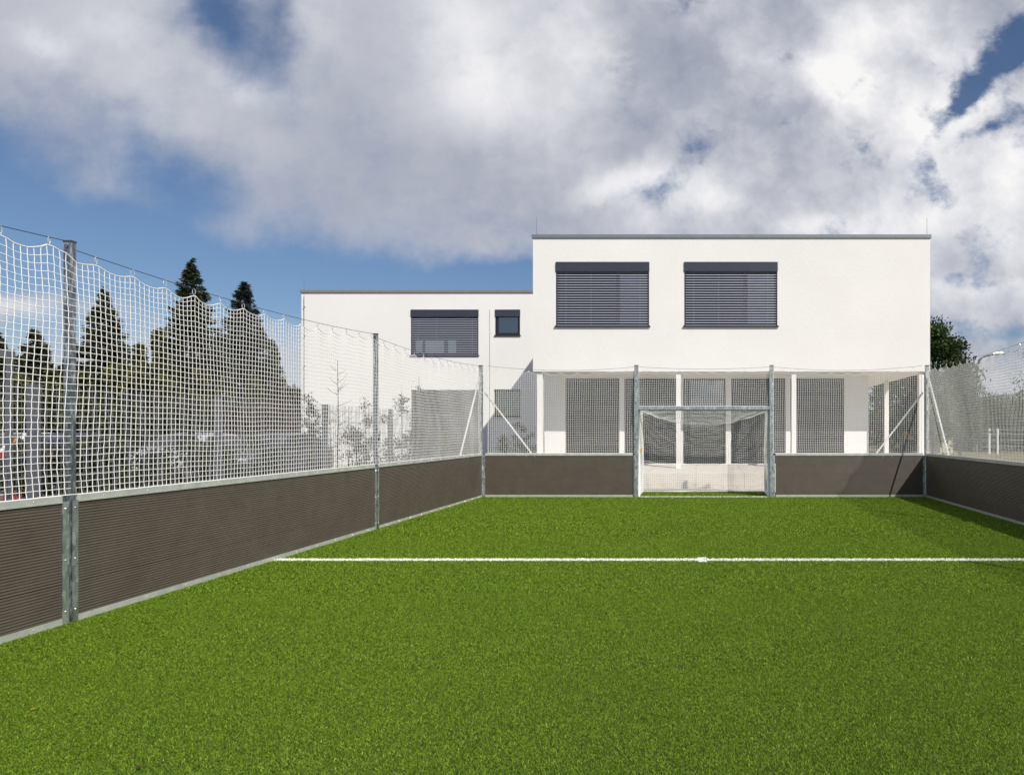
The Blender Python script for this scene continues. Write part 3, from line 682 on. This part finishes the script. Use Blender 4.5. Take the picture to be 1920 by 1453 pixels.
# ------------------------------------------------------------------ plants
def leaves(Pts, size, rg, up=.3, asp=1.8, tint=None):
    n = len(Pts); d = rg.normal(size=(n, 3)); d[:, 2] += up; d /= np.linalg.norm(d, axis=1, keepdims=True)
    e = rg.normal(size=(n, 3)); e -= d * np.sum(e * d, 1, keepdims=True); e /= np.linalg.norm(e, axis=1, keepdims=True)
    s = size * rg.uniform(.6, 1.3, (n, 1)); V = np.empty((n, 4, 3))
    V[:, 0] = Pts; V[:, 1] = Pts + d * s * .5 + e * s / asp / 2; V[:, 2] = Pts + d * s; V[:, 3] = Pts + d * s * .5 - e * s / asp / 2
    return V.reshape(-1, 3), np.arange(n * 4).reshape(-1, 4)
def conifer(x, y, h, r, label, seed, mat='spruce_needles', n=9000, droop=.25, tip=.85, name='spruce_tree', group='conifers behind the fence', bare=.06):
    rg = np.random.default_rng(seed); root = empty(name, (x, y, 0), label, 'tree', group)
    mb = MB(); mb.tube([(0, 0, 0), (.02, 0, h * .5), (0, .02, h * .98)], [r * .09, r * .05, .01], 7)
    n = int(n * 3.6); nb = int(h * 46)
    bz = bare * h + (1 - bare) * h * rg.uniform(0, 1, nb) ** .85; bz = np.sort(bz)
    ba = rg.uniform(0, 2 * np.pi, nb)
    prof = (1 - bz / h) ** tip
    bl = r * prof * rg.uniform(.66, 1.14, nb) + .09
    wgt = bl ** 1.35 + .08; bi = rg.choice(nb, n, p=wgt / wgt.sum())
    tt = rg.uniform(.08, 1, n) ** .7
    L = bl[bi]; a = ba[bi] + rg.normal(0, .10, n) * 1.0
    lat = rg.normal(0, .16, n) * L * (1.05 - tt); rad = tt * L
    px_ = np.cos(a) * rad - np.sin(a) * lat; py_ = np.sin(a) * rad + np.cos(a) * lat
    pz_ = bz[bi] - droop * L * tt + .20 * L * tt ** 3 + rg.normal(0, .05, n) - np.abs(lat) * .25
    d = np.stack([np.cos(a + rg.normal(0, .7, n)), np.sin(a + rg.normal(0, .7, n)), rg.normal(-.05, .35, n)], 1)
    d /= np.linalg.norm(d, axis=1, keepdims=True); e = np.cross(d, rg.normal(size=(n, 3))); e /= np.linalg.norm(e, axis=1, keepdims=True)
    s = rg.uniform(.09, .24, (n, 1)) * (h / 9) ** .4; P_ = np.stack([px_, py_, np.maximum(pz_, .1)], 1)
    V = np.empty((n, 4, 3)); V[:, 0] = P_ - d * s * .4; V[:, 1] = P_ + e * s * .17; V[:, 2] = P_ + d * s * .7; V[:, 3] = P_ - e * s * .17
    for k in range(0, nb, 5):
        mb.tube([(0, 0, bz[k]), (math.cos(ba[k]) * bl[k] * .8, math.sin(ba[k]) * bl[k] * .8, bz[k] - droop * bl[k] * .7)], [.02, .006], 4)
    mb.build('trunk', 'bark', root)
    np_mesh('crown', V.reshape(-1, 3), np.arange(4 * n).reshape(-1, 4), mat, root, False, np.clip(rg.normal(.45, .25, n) , 0, 1))
    return root
def clumps(x, y, z0, h, rx, label, seed, mat='broad_leaves', n=9000, size=.16, name='broadleaf_tree', cat='tree', group=None, nc=34, trunk=.14, squash=1.0, cone=0.0, loose=.5, ry=None):
    rg = np.random.default_rng(seed); root = empty(name, (x, y, 0), label, cat, group); ry = ry or rx
    ph = rg.uniform(0, 2 * np.pi, nc); cz = rg.uniform(-1, 1, nc); rr = np.sqrt(1 - cz ** 2) * rg.uniform(.3, 1, nc) ** .5
    taper = 1 - cone * (cz + 1) / 2
    c = np.stack([np.cos(ph) * rr * rx * .78 * taper, np.sin(ph) * rr * ry * .78 * taper, z0 + (cz * .86 + 1) / 2 * h], 1)
    cs = rg.uniform(.22, .46, nc) * min(rx, h / 2) * (1 - .5 * cone * (cz + 1) / 2)
    mb = MB()
    if trunk:
        mb.tube([(0, 0, 0), (.03, .02, z0 + h * .25), (0, 0, z0 + h * .7)], [trunk, trunk * .7, trunk * .25], 7)
        for k in range(0, nc, 2):
            st = min(max(z0 + h * .1, c[k, 2] - .5 * rx), z0 + h * .6); mb.tube([(0, 0, st), tuple(c[k] * [.5, .5, 1] + [0, 0, -.08 * h]), tuple(c[k])], [trunk * .4, trunk * .22, .01], 5)
        mb.build('trunk', 'bark', root)
    k = rg.integers(0, nc, n); d = rg.normal(size=(n, 3)); d /= np.linalg.norm(d, axis=1, keepdims=True)
    P_ = c[k] + d * cs[k][:, None] * rg.uniform(.25, 1, (n, 1)) ** loose * rg.uniform(.8, 1.25, (n, 1)); P_[:, 2] = np.maximum(P_[:, 2], .04)
    V, Fq = leaves(P_, size, rg); tn = np.clip(rg.normal(.45, .2, n) + rg.normal(0, .15, nc)[k], 0, 1)
    np_mesh('crown' if trunk else 'foliage', V, Fq, mat, root, False, tn)
    return root
TY = 34
G1 = 'conifers behind the fence'
conifer(PX(360, TY), TY, PZ(488, TY), 2.7, 'tallest dark spruce, rising above the net wire on the left', 21, n=15000)
conifer(PX(195, 31), 31, PZ(543, 31), 2.25, 'dark spruce with a pointed top just right of the near post', 22, n=12000)
conifer(PX(65, 27), 27, PZ(620, 27), 1.9, 'shorter spruce seen left of the near post', 23, n=10000)
conifer(PX(-8, 30), 30, PZ(618, 30), 1.7, 'spruce cut by the left edge of the picture', 24, n=8000)
conifer(PX(458, 37), 37, PZ(530, 37), 2.45, 'blue-green cedar with a ragged drooping top near the white wing', 25, mat='cedar_needles', n=15000, droop=.08, tip=.75, name='cedar_tree')
conifer(PX(510, 33), 33, PZ(640, 33), 1.35, 'slim dark conifer between the cedar and the white wing', 26, n=6000)
conifer(PX(405, 39), 39, PZ(668, 39), 1.9, 'dark spruce filling the gap between the tallest spruce and the cedar', 27, n=8000)
conifer(PX(128, 33), 33, PZ(668, 33), 1.8, 'low dark spruce behind the near post', 28, n=8000)
for i, (px, py, Y, r_, lb) in enumerate([
    (298, 604, 30, .95, 'tall slender yellow-green thuja left of the tallest spruce'), (262, 630, 29, .7, 'pointed thuja with browned tips between two spruces'),
    (236, 640, 29.5, .65, 'narrow thuja beside the pointed spruce'), (215, 668, 27, .8, 'broad olive thuja low behind the fence, right of the near post'),
    (100, 690, 25, .9, 'yellowish thuja left of the near post'), (40, 700, 25, .9, 'yellow-green thuja at the left edge'),
    (160, 690, 26, .9, 'green thuja directly right of the near post'), (320, 672, 28, .9, 'olive thuja in front of the tallest spruce'),
    (375, 690, 27.5, .95, 'dense dark thuja beneath the tallest spruce'), (425, 700, 28, .95, 'olive-brown thuja beneath the cedar'), (475, 705, 28.5, .9, 'green thuja to the right beneath the cedar')]):
    clumps(PX(px, Y), Y, .1, PZ(py, Y) - .1, r_, lb, 40 + i, mat='thuja_leaves', n=9000, size=.15, name='thuja_tree', group='thujas in front of the spruces', nc=46, trunk=.07, cone=.85)
for i, (px, py, Y, r_, mt, lb) in enumerate([
    (548, 735, 30, 1.0, 'hedge_leaves', 'bushy shrub touching the left end of the white wing'), (515, 760, 27, .95, 'rust_leaves', 'reddish brown shrub left of the white wing'),
    (350, 775, 24, 1.5, 'hedge_leaves', 'low dark hedge bush behind the parked cars, centre'), (250, 775, 24, 1.4, 'hedge_leaves', 'low green hedge bush behind the silver car'),
    (140, 778, 24, 1.5, 'hedge_leaves', 'low hedge bush behind the near post'), (30, 778, 23, 1.5, 'hedge_leaves', 'low hedge bush at the left edge of the view'), (445, 778, 25, 1.4, 'rust_leaves', 'russet hedge bush behind the parked cars')]):
    clumps(PX(px, Y), Y, .05, PZ(py, Y) + .1, r_, lb, 60 + i, mat=mt, n=9500, size=.15, name='hedge_bush', cat='bush', group='bushes behind the parked cars', nc=40, trunk=.05)

def leafy_stem(px, py, Y, r_, lb, seed, n=420, size=.07, mat='hedge_leaves', name='young_shrub', cat='shrub', gr='young shrubs beyond the fence', bare=False):
    rg = np.random.default_rng(seed); x = PX(px, Y); h = PZ(py, Y); root = empty(name, (x, Y, 0), lb, cat, gr); mb = MB(); pts = []
    mb.tube([(0, 0, 0), (.03, 0, h * .5), (0, .02, h)], [.022, .014, .004], 6)
    nb = 22 if bare else 16
    for k in range(nb):
        z = h * rg.uniform(.12 if not bare else .35, .92); a = rg.uniform(0, 6.28); l = r_ * rg.uniform(.5, 1.1) * (1.15 - z / h)
        up = rg.uniform(.3, .9) if bare else rg.uniform(.0, .6)
        e1 = (math.cos(a) * l * .5, math.sin(a) * l * .5, z + up * l * .4); e2 = (math.cos(a) * l, math.sin(a) * l, z + up * l)
        mb.tube([(0, 0, z), e1, e2], [.007, .005, .003], 4)
        for q_ in range(max(1, n // nb)):
            s_ = rg.uniform(.25, 1.05); pts.append([e2[0] * s_ + rg.normal(0, .05), e2[1] * s_ + rg.normal(0, .05), z + up * l * s_ + rg.normal(0, .06)])
    mb.build('stem', 'bark', root)
    if not bare:
        V, Fq = leaves(np.array(pts), size, rg, asp=2.0); np_mesh('foliage', V, Fq, mat, root, False, np.clip(rg.normal(.4, .25, len(pts)), 0, 1))
leafy_stem(632, 675, 16.2, .9, 'bare young tree with thin upright branches in front of the white wing', 80, bare=True, name='bare_sapling', cat='tree', gr='saplings beyond the fence')
leafy_stem(618, 760, 15.5, .6, 'small bare sapling beside a fence post', 81, bare=True, name='bare_sapling', cat='tree', gr='saplings beyond the fence')
leafy_stem(578, 735, 15.0, .55, 'dark leafy shrub at the left end of the white wing wall', 82, n=650, size=.08)
leafy_stem(588, 760, 14.4, .45, 'short leafy shrub left of the bare sapling', 83, n=450)
leafy_stem(684, 745, 16.0, .5, 'bushy reddish shrub just left of the middle post', 84, n=1100)
leafy_stem(666, 800, 15.2, .5, 'low shrub left of the middle post', 85, n=700)
leafy_stem(652, 780, 16.6, .35, 'thin shrub right of the bare sapling', 86, n=260)
leafy_stem(728, 765, 17, .5, 'leafy shrub just right of the middle post', 87, n=600)
leafy_stem(752, 722, 17.6, .7, 'tall airy shrub with open branches right of the middle post', 88, n=700)
leafy_stem(785, 705, 19.5, .7, 'tall thin shrub in front of the wide ground floor window', 89, n=500)
leafy_stem(775, 790, 17.5, .6, 'bushy shrub below the tall airy one', 90, n=1000)
leafy_stem(830, 808, 18.5, .7, 'low pale shrub beneath the wide ground floor window', 91, n=1100, mat='pale_leaves')
leafy_stem(865, 812, 19.5, .7, 'low pale shrub near the far left corner', 92, n=1100, mat='pale_leaves')
leafy_stem(975, 790, 20.5, .6, 'dark shrub in the shade beyond the goal end net', 93, n=900)
leafy_stem(945, 812, 20.0, .6, 'low dark shrub in the shade beside the corner brace', 94, n=900)
leafy_stem(993, 805, 21.5, .5, 'small shaded shrub beside the first white column', 95, n=700)
# low planting strip along the fence
for i, (px, Y, r_, mt) in enumerate([(560, 13.2, .6, 'hedge_leaves'), (600, 14.0, .6, 'hedge_leaves'), (640, 14.8, .55, 'pale_leaves'), (690, 15.6, .7, 'hedge_leaves'), (735, 16.4, .7, 'pale_leaves'), (790, 17.2, .8, 'hedge_leaves'), (845, 18, .8, 'pale_leaves')]):
    clumps(PX(px, Y), Y, .02, .62, r_, ['low dark shrub at the foot of the fence, farthest left of the planting strip', 'low dark shrub beneath the bare sapling', 'low pale shrub left of the middle post', 'low dark shrub behind the middle post', 'low pale shrub right of the middle post', 'low dark shrub in front of the wide ground floor window', 'low pale shrub nearest the far left corner post'][i],
           110 + i, mat=mt, n=2600, size=.07, name='low_shrub', cat='shrub', group='planting strip between fence and white wing', nc=30, trunk=0)
for i, (px, Y, h_, mt, lb) in enumerate([(30, 12.5, 1.45, 'orange_petals', 'orange flowering plant behind the fence at the left edge'), (22, 9.2, .66, 'red_petals', 'red flowering plant low behind the net at the left edge'),
        (95, 10.5, 1.34, 'hedge_leaves', 'low green bush behind the fence left of the near post'), (180, 11.5, 1.34, 'hedge_leaves', 'low green bush behind the fence right of the near post'), (260, 13, 1.34, 'hedge_leaves', 'low green bush between the near post and the second fence post'), (350, 14, 1.34, 'hedge_leaves', 'low green bush left of the second fence post'), (450, 15, 1.34, 'hedge_leaves', 'low green bush right of the second fence post')]):
    clumps(PX(px, Y), Y, .02, h_, [.16, .12, .75, .8, .85, .95, 1.0][i], lb, 130 + i, mat=mt, n=5200 if i > 1 else 300, size=.07, name='flowering_plant' if i < 2 else 'low_bush', cat='plant' if i < 2 else 'bush', group='low plants behind the left fence', nc=24, trunk=0)

# right side of the view
clumps(PX(1752, 38), 38, 1.6, PZ(600, 38) - 1.6, 3.3, 'leafy green tree rising behind the right end of the white building', 150, n=17000, size=.20, nc=40, trunk=.2, cone=.55, loose=.7)
clumps(PX(1800, 40), 40, .6, PZ(712, 40) - .6, 1.9, 'lower bushy tree right of the leafy tree behind the net', 151, n=8000, size=.16, nc=36, trunk=.12)
clumps(PX(1700, 44), 44, .4, 5.4, 3.6, 'broad dark tree seen under the overhang of the white building', 152, n=12000, size=.2, nc=44, trunk=.2)
clumps(PX(1945, 30), 30, 1.2, 4.2, 1.3, 'sparse light tree whose twigs enter at the right edge', 153, n=900, size=.13, nc=26, trunk=.07, loose=.2)
for i, (px, py, Y, r_, mt, lb) in enumerate([(1856, 750, 75, 2.6, 'broad_leaves', 'distant dark tree just right of the lamp post'), (1886, 742, 80, 3.4, 'broad_leaves', 'distant dark tree in the middle of the far row'),
        (1918, 738, 78, 3.4, 'broad_leaves', 'distant dark tree at the right edge of the far row'), (1960, 735, 82, 4, 'broad_leaves', 'distant dark tree past the right edge'),
        (1838, 775, 62, 2.0, 'pale_leaves', 'pale green bush at the foot of the lamp post'), (1868, 780, 66, 2.2, 'pale_leaves', 'pale green bush in front of the far tree row'), (1810, 782, 60, 2.2, 'hedge_leaves', 'green bush left of the lamp post'), (1775, 785, 66, 3, 'hedge_leaves', 'wide green bush behind the beige wall'), (1800, 745, 52, 2.2, 'broad_leaves', 'leafy dark tree between the building and the lamp post'), (1858, 778, 50, 2.0, 'hedge_leaves', 'dark hedge behind the two white fence posts'), (1905, 776, 52, 2.6, 'hedge_leaves', 'dark hedge at the right edge behind the net'), (1640, 770, 70, 4, 'broad_leaves', 'distant dark tree seen through the passage under the building')]):
    clumps(PX(px, Y), Y, .1, PZ(py, Y), r_, lb, 160 + i, mat=mt, n=5000, size=.26, name='distant_tree' if 'tree' in lb.split(' ')[2:3] or 'dark tree' in lb else 'distant_bush', cat='tree' if 'dark tree' in lb else 'bush', group='far trees and bushes on the right', nc=36, trunk=.12)
for i in range(12):
    a = i / 11; X = -30 + 150 * a; Y = 150 + 12 * math.sin(i * 2.1)
    if i == 0: far = clumps(X, Y, .2, 7.5, 8.5, 'far green tree of the row along the horizon right of the building', 200, mat='broad_leaves', n=2600, size=.8, name='horizon_tree', group='far trees along the horizon', nc=30, trunk=.3)
    else:
        c_ = far.copy(); C.objects.link(c_); c_.location = (X, Y, 0); c_.scale = (1, 1, .8 + .35 * ((i * 7) % 5) / 5); c_.rotation_euler = (0, 0, i * 1.3)
        for ch in far.children:
            d_ = ch.copy(); C.objects.link(d_); d_.parent = c_

# ------------------------------------------------------------------ steel mat fence on the left
FX = -6.5
def fence(p0, p1, h, label, seed=0, pitch=.05, posts=()):
    p0 = Vector(p0 + (0,)); p1 = Vector(p1 + (0,)); L = (p1 - p0).length; d = (p1 - p0) / L; n_ = Vector((-d.y, d.x, 0))
    root = empty('mat_fence', tuple(p0), label, 'fence')
    k = int(L / pitch); Ls = np.zeros((k, 2, 3)); s_ = (np.arange(k) + .5) * pitch
    Ls[:, :, 0] = (d.x * s_)[:, None]; Ls[:, :, 1] = (d.y * s_)[:, None]; Ls[:, 0, 2] = .04; Ls[:, 1, 2] = h + .03
    V1, F1 = np_tubes(Ls, .0032, 5)
    hs = np.arange(.06, h + .01, .2); Lh = np.zeros((len(hs) * 2, 2, 3))
    for i, z in enumerate(hs):
        for j, off_ in enumerate((-.007, .007)):
            Lh[2 * i + j, 0] = (n_.x * off_, n_.y * off_, z); Lh[2 * i + j, 1] = (d.x * L + n_.x * off_, d.y * L + n_.y * off_, z)
    V2, F2 = np_tubes(Lh, .004, 5)
    np_mesh('mesh_panel', np.concatenate([V1, V2]), np.concatenate([F1, F2 + len(V1)]), 'fence_steel', root)
    for sp in posts:
        q_ = d * sp - n_ * .045; mb = MB(); mb.box(q_.x - .034, q_.x + .034, q_.y - .036, q_.y + .036, 0, h + .02); 
        mb.box(q_.x - .036, q_.x + .036, q_.y - .038, q_.y + .038, h + .0205, h + .03)
        for z in (.35, .95, 1.55): mb.box(q_.x - .02 + n_.x * .04, q_.x + .02 + n_.x * .04, q_.y - .02 + n_.y * .04, q_.y + .02 + n_.y * .04, z, z + .03)
        mb.build('fence_post', 'fence_steel', root)
fence((FX, 2.0), (FX, 19.3), 1.93, 'grey steel mesh fence with square posts running beyond the left boards', posts=(2.0, 4.5, 7.0, 9.57, 12.02, 14.57, 17.07))
# grey frame at the left edge
gf = empty('gate_frame', (PX(8, 6.9) - .4, 6.9, 0), 'grey steel gate frame standing at the left edge of the picture', 'gate frame'); o_ = gf.location.copy()
xr = PX(18, 6.9); mb = MB(o_); mb.box(xr - .02, xr + .02, 6.88, 6.92, 0, 2.26); mb.build('frame_post', 'fence_steel', gf)
mb = MB(o_); mb.box(xr - 1.24, xr - 1.2, 6.88, 6.92, 0, 2.26); mb.build('frame_post', 'fence_steel', gf)
mb = MB(o_); mb.box(xr - 1.26, xr + .03, 6.87, 6.93, 2.262, 2.34); mb.build('frame_beam', 'fence_steel', gf)

# right side white-post fence, lamp, wall, sign, house
ff = empty('post_fence', (PX(1855, 44), 44, 0), 'light fence with white posts in the field on the right', 'fence'); o_ = ff.location.copy()
mb = MB(o_); 
for z in (.5, .9, 1.3, 1.62): mb.tube([(PX(1840, 44), 44, z), (PX(1990, 44), 44, z)], .008, 5)
mb.build('wires', 'white_paint', ff)
for px in (1855, 1870.5, 1925, 1980):
    mb = MB(o_); mb.box(PX(px, 44) - .05, PX(px, 44) + .05, 43.95, 44.05, 0, 1.7); mb.build('fence_post', 'white_paint', ff)
lp = empty('street_lamp', (PX(1831, 48), 48, 0), 'tall grey street lamp with curved arm and white head on the right', 'lamp'); o_ = lp.location.copy()
xl = PX(1831, 48); zt = PZ(690, 48); pts = [(xl, 48, 0), (xl, 48, zt)]
for a in np.linspace(.2, 1.35, 6): pts.append((xl + .75 * (1 - math.cos(a)), 48, zt + .85 * math.sin(a)))
pts.append((PX(1862, 48), 48, PZ(664.5, 48)))
mb = MB(o_); mb.tube(pts, [.10, .075] + [.06] * 6 + [.05], 8); mb.build('pole', 'fence_steel', lp, True)
mb = MB(o_); xa, xb_ = PX(1861, 48), PX(1883, 48); zz = PZ(663.5, 48)
mb.tube([(xa, 48, zz), (xa + .2, 48, zz + .02), (xb_ - .2, 48, zz + .05), (xb_, 48, zz + .04)], [.05, .12, .13, .04], 10); mb.build('lamp_head', 'white_paint', lp, True)
bw = empty('beige_wall', (PX(1775, 46), 46, 0), 'short beige wall in the field right of the building', 'wall'); o_ = bw.location.copy()
mb = MB(o_); mb.box(PX(1763, 46), PX(1787, 46), 46, 46.25, 0, PZ(815, 46)); mb.build('wall_body', 'beige_wall', bw)
mb = MB(o_); mb.box(PX(1762, 46), PX(1788, 46), 45.96, 46.29, PZ(815, 46) + .002, PZ(813, 46)); mb.build('coping', 'white_paint', bw)
sg = empty('roadside_sign', (PX(1704, 42), 42, 0), 'small yellow and pink sign with white marks under the overhang', 'sign'); o_ = sg.location.copy()
Y = 42
for px in (1698, 1711): mb = MB(o_); mb.box(PX(px, Y) - .03, PX(px, Y) + .03, Y + .03, Y + .09, 0, PZ(812, Y)); mb.build('sign_post', 'fence_steel', sg)
for nm, a, b_, mt in (('yellow_panel', 1695.5, 1701, 'yellow_sign'), ('pink_panel', 1701.2, 1713, 'pink_sign')):
    mb = MB(o_); mb.box(PX(a, Y), PX(b_, Y), Y, Y + .03, PZ(823.5, Y), PZ(810.5, Y)); mb.build(nm, mt, sg)
mb = MB(o_)
for a, b_, c, d_ in ((1702, 1703.3, 812, 816), (1703.9, 1706, 812, 813.4), (1703.9, 1706, 814.6, 816), (1706.8, 1708, 812, 816), (1708.7, 1712, 812, 813.3), (1702, 1712.5, 822, 823.4), (1703, 1705, 818, 820.5), (1707, 1711, 818, 819.6)):
    mb.box(PX(a, Y), PX(b_, Y), Y - .012, Y - .002, PZ(d_, Y), PZ(c, Y))
mb.build('white_marks', 'white_paint', sg)
hs_ = empty('distant_house', (PX(1888, 95), 95, 0), 'distant house with a red tiled roof beyond the field', 'house'); o_ = hs_.location.copy()
xa, xb_ = PX(1876, 95), PX(1900, 95); z_ = PZ(806, 95); zr = PZ(794, 95)
mb = MB(o_); mb.box(xa + .1, xb_ - .1, 95, 99, 0, z_ - .01); mb.build('wall', 'beige_wall', hs_)
mb = MB(o_); mb.add([(xa, 94.7, z_), (xb_, 94.7, z_), (xb_, 99.3, z_), (xa, 99.3, z_), (xa, 97, zr), (xb_, 97, zr)], [(0, 1, 5, 4), (2, 3, 4, 5), (1, 2, 5), (0, 4, 3), (0, 3, 2, 1)]); mb.build('roof', 'red_tile', hs_)

# ------------------------------------------------------------------ parked cars
def car(x, y, rz, paint, label, first=None):
    root = empty('parked_car', (x, y, 0), label, 'car', 'cars parked behind the left fence', rz)
    if first is not None:
        for ch in first.children:
            c_ = ch.copy(); C.objects.link(c_); c_.parent = root
            if ch.name.startswith('body'):
                c_.data = ch.data.copy(); c_.data.materials[0] = M(paint)
            for g_ in ch.children:
                d_ = g_.copy(); C.objects.link(d_); d_.parent = c_
        return root
    # length along x (front at +x), cross sections: x, half width, z low, belt, roof half width, roof z
    sec = [(-2.12, .62, .42, .74, .60, .76), (-2.05, .80, .24, .92, .62, .95), (-1.75, .86, .20, .98, .58, 1.22), (-1.25, .88, .18, 1.0, .60, 1.42), (-.5, .89, .18, .99, .62, 1.46), (.2, .89, .18, .97, .61, 1.42),
           (.75, .88, .18, .95, .60, 1.20), (1.15, .88, .18, .93, .68, .97), (1.6, .86, .20, .86, .66, .90), (2.0, .78, .24, .74, .60, .78), (2.14, .58, .34, .58, .5, .62)]
    vs = []; fs = []; k = 10
    for X, hw, zl, bz_, rw, rz_ in sec:
        ring = [(hw * .9, zl), (hw, zl + .12), (hw * 1.0, (zl + bz_) / 2), (hw * .95, bz_), (rw, rz_ - .03), (rw * .8, rz_)]
        full = [(X, a, b_) for a, b_ in ring] + [(X, -a, b_) for a, b_ in reversed(ring)]; vs += full
    k = 12
    for i in range(len(sec) - 1):
        for j in range(k): fs.append((i * k + j, i * k + (j + 1) % k, (i + 1) * k + (j + 1) % k, (i + 1) * k + j))
    fs.append(tuple(reversed(range(k)))); fs.append(tuple((len(sec) - 1) * k + j for j in range(k)))
    me = bpy.data.meshes.new('body'); me.from_pydata(vs, [], [tuple(reversed(f)) for f in fs]); me.update(); body = link('body', me, paint, root, True)
    for sgn in (-1, 1):
        mb = MB(); pr = [(-1.45, 1.0), (-1.2, 1.34), (-.5, 1.385), (.15, 1.345), (.72, 1.0)]
        vv = []
        for X, z in pr:
            yy = .88 - (z - 1.0) * .62; vv.append((X, sgn * (yy + .0), z))
        mb.add([(a, b_ + sgn * .012, c) for a, b_, c in vv] + [(a, b_ - sgn * .02, c) for a, b_, c in vv], [(0, 1, 2, 3, 4), (9, 8, 7, 6, 5)] + [(i, (i + 1) % 5, (i + 1) % 5 + 5, i + 5) for i in range(5)]); mb.build('side_window', 'car_glass', root)
    mb = MB(); mb.add([(.68, -.56, 1.26), (.68, .56, 1.26), (1.10, .66, 1.02), (1.10, -.66, 1.02), (.28, -.5, 1.42), (.28, .5, 1.42)], [(0, 1, 2, 3), (4, 5, 1, 0)]); mb.build('windscreen', 'car_glass', root)
    mb = MB(); mb.add([(-1.78, -.54, 1.225), (-1.78, .54, 1.225), (-2.06, .58, .985), (-2.06, -.58, .985)], [(3, 2, 1, 0)]); mb.build('rear_window', 'car_glass', root)
    for X in (-1.32, 1.32):
        for sgn in (-1, 1):
            mb = MB(); ys = sorted((sgn * .70, sgn * .90)); ring = lambda r_, yy: [(X + r_ * math.cos(a), yy, .31 + r_ * math.sin(a)) for a in np.linspace(0, 2 * math.pi, 21)[:-1]]
            a_, b_ = ring(.31, ys[0]), ring(.31, ys[1]); mb.add(a_ + b_, [(i, (i + 1) % 20, 20 + (i + 1) % 20, 20 + i) for i in range(20)] + [tuple(range(20)), tuple(range(39, 19, -1))]); wh = mb.build('wheel', 'tyre', root)
            mb = MB(); mb.tube([(X, sgn * .905, .31), (X, sgn * .915, .31)], .19, 12); mb.build('rim', 'alloy', wh)
    for sgn in (-1, 1):
        mb = MB(); mb.box(1.96, 2.10, sgn * .58 - .14, sgn * .58 + .14, .62, .75); mb.build('headlight', 'headlamp', root)
        mb = MB(); mb.box(-2.12, -1.98, sgn * .62 - .12, sgn * .62 + .12, .74, .90); mb.build('rear_light', 'red_lamp', root)
    mb = MB(); mb.box(2.10, 2.15, -.26, .26, .40, .51); mb.build('number_plate', 'white_paint', root)
    return root
c0 = car(-13.2, 20.6, R(-92), 'car_graphite', 'dark grey parked car nearest the white wing')
for x, y, rz, pn, lb in ((-15.9, 20.9, -88, 'car_silver', 'silver parked car left of the dark grey one'), (-18.6, 20.5, 91, 'car_navy', 'dark blue parked car in the middle of the row'),
                         (-21.2, 20.8, -91, 'car_white', 'white parked car behind the near post'), (-23.8, 20.6, -89, 'car_red', 'red parked car at the left edge of the picture')):
    car(x, y, R(rz), pn, lb, c0)

for i, (px, py, mt, lb) in enumerate([(62, 1336, 'orange_petals', 'small orange-brown fallen leaf on the grass near the left edge'), (258, 1447, 'rust_leaves', 'small reddish fallen leaf on the grass at the bottom left'), (655, 1180, 'pale_leaves', 'small pale fallen leaf on the grass in the open court')]):
    Y = F * CH / (py - VY); rg = np.random.default_rng(300 + i)
    V_ = np.array([(-.016, 0, .004), (-.004, .009, .010), (.016, .002, .013), (-.002, -.009, .009)]); 
    o = np_mesh('fallen_leaf', V_, np.array([[0, 1, 2], [0, 2, 3]]), mt, None, False, np.array([.5, .6])); o.location = (PX(px, Y), Y, .014); o.rotation_euler = (.2, .1, i * 1.7)
    tag(o, lb, 'leaf', 'fallen leaves on the court')
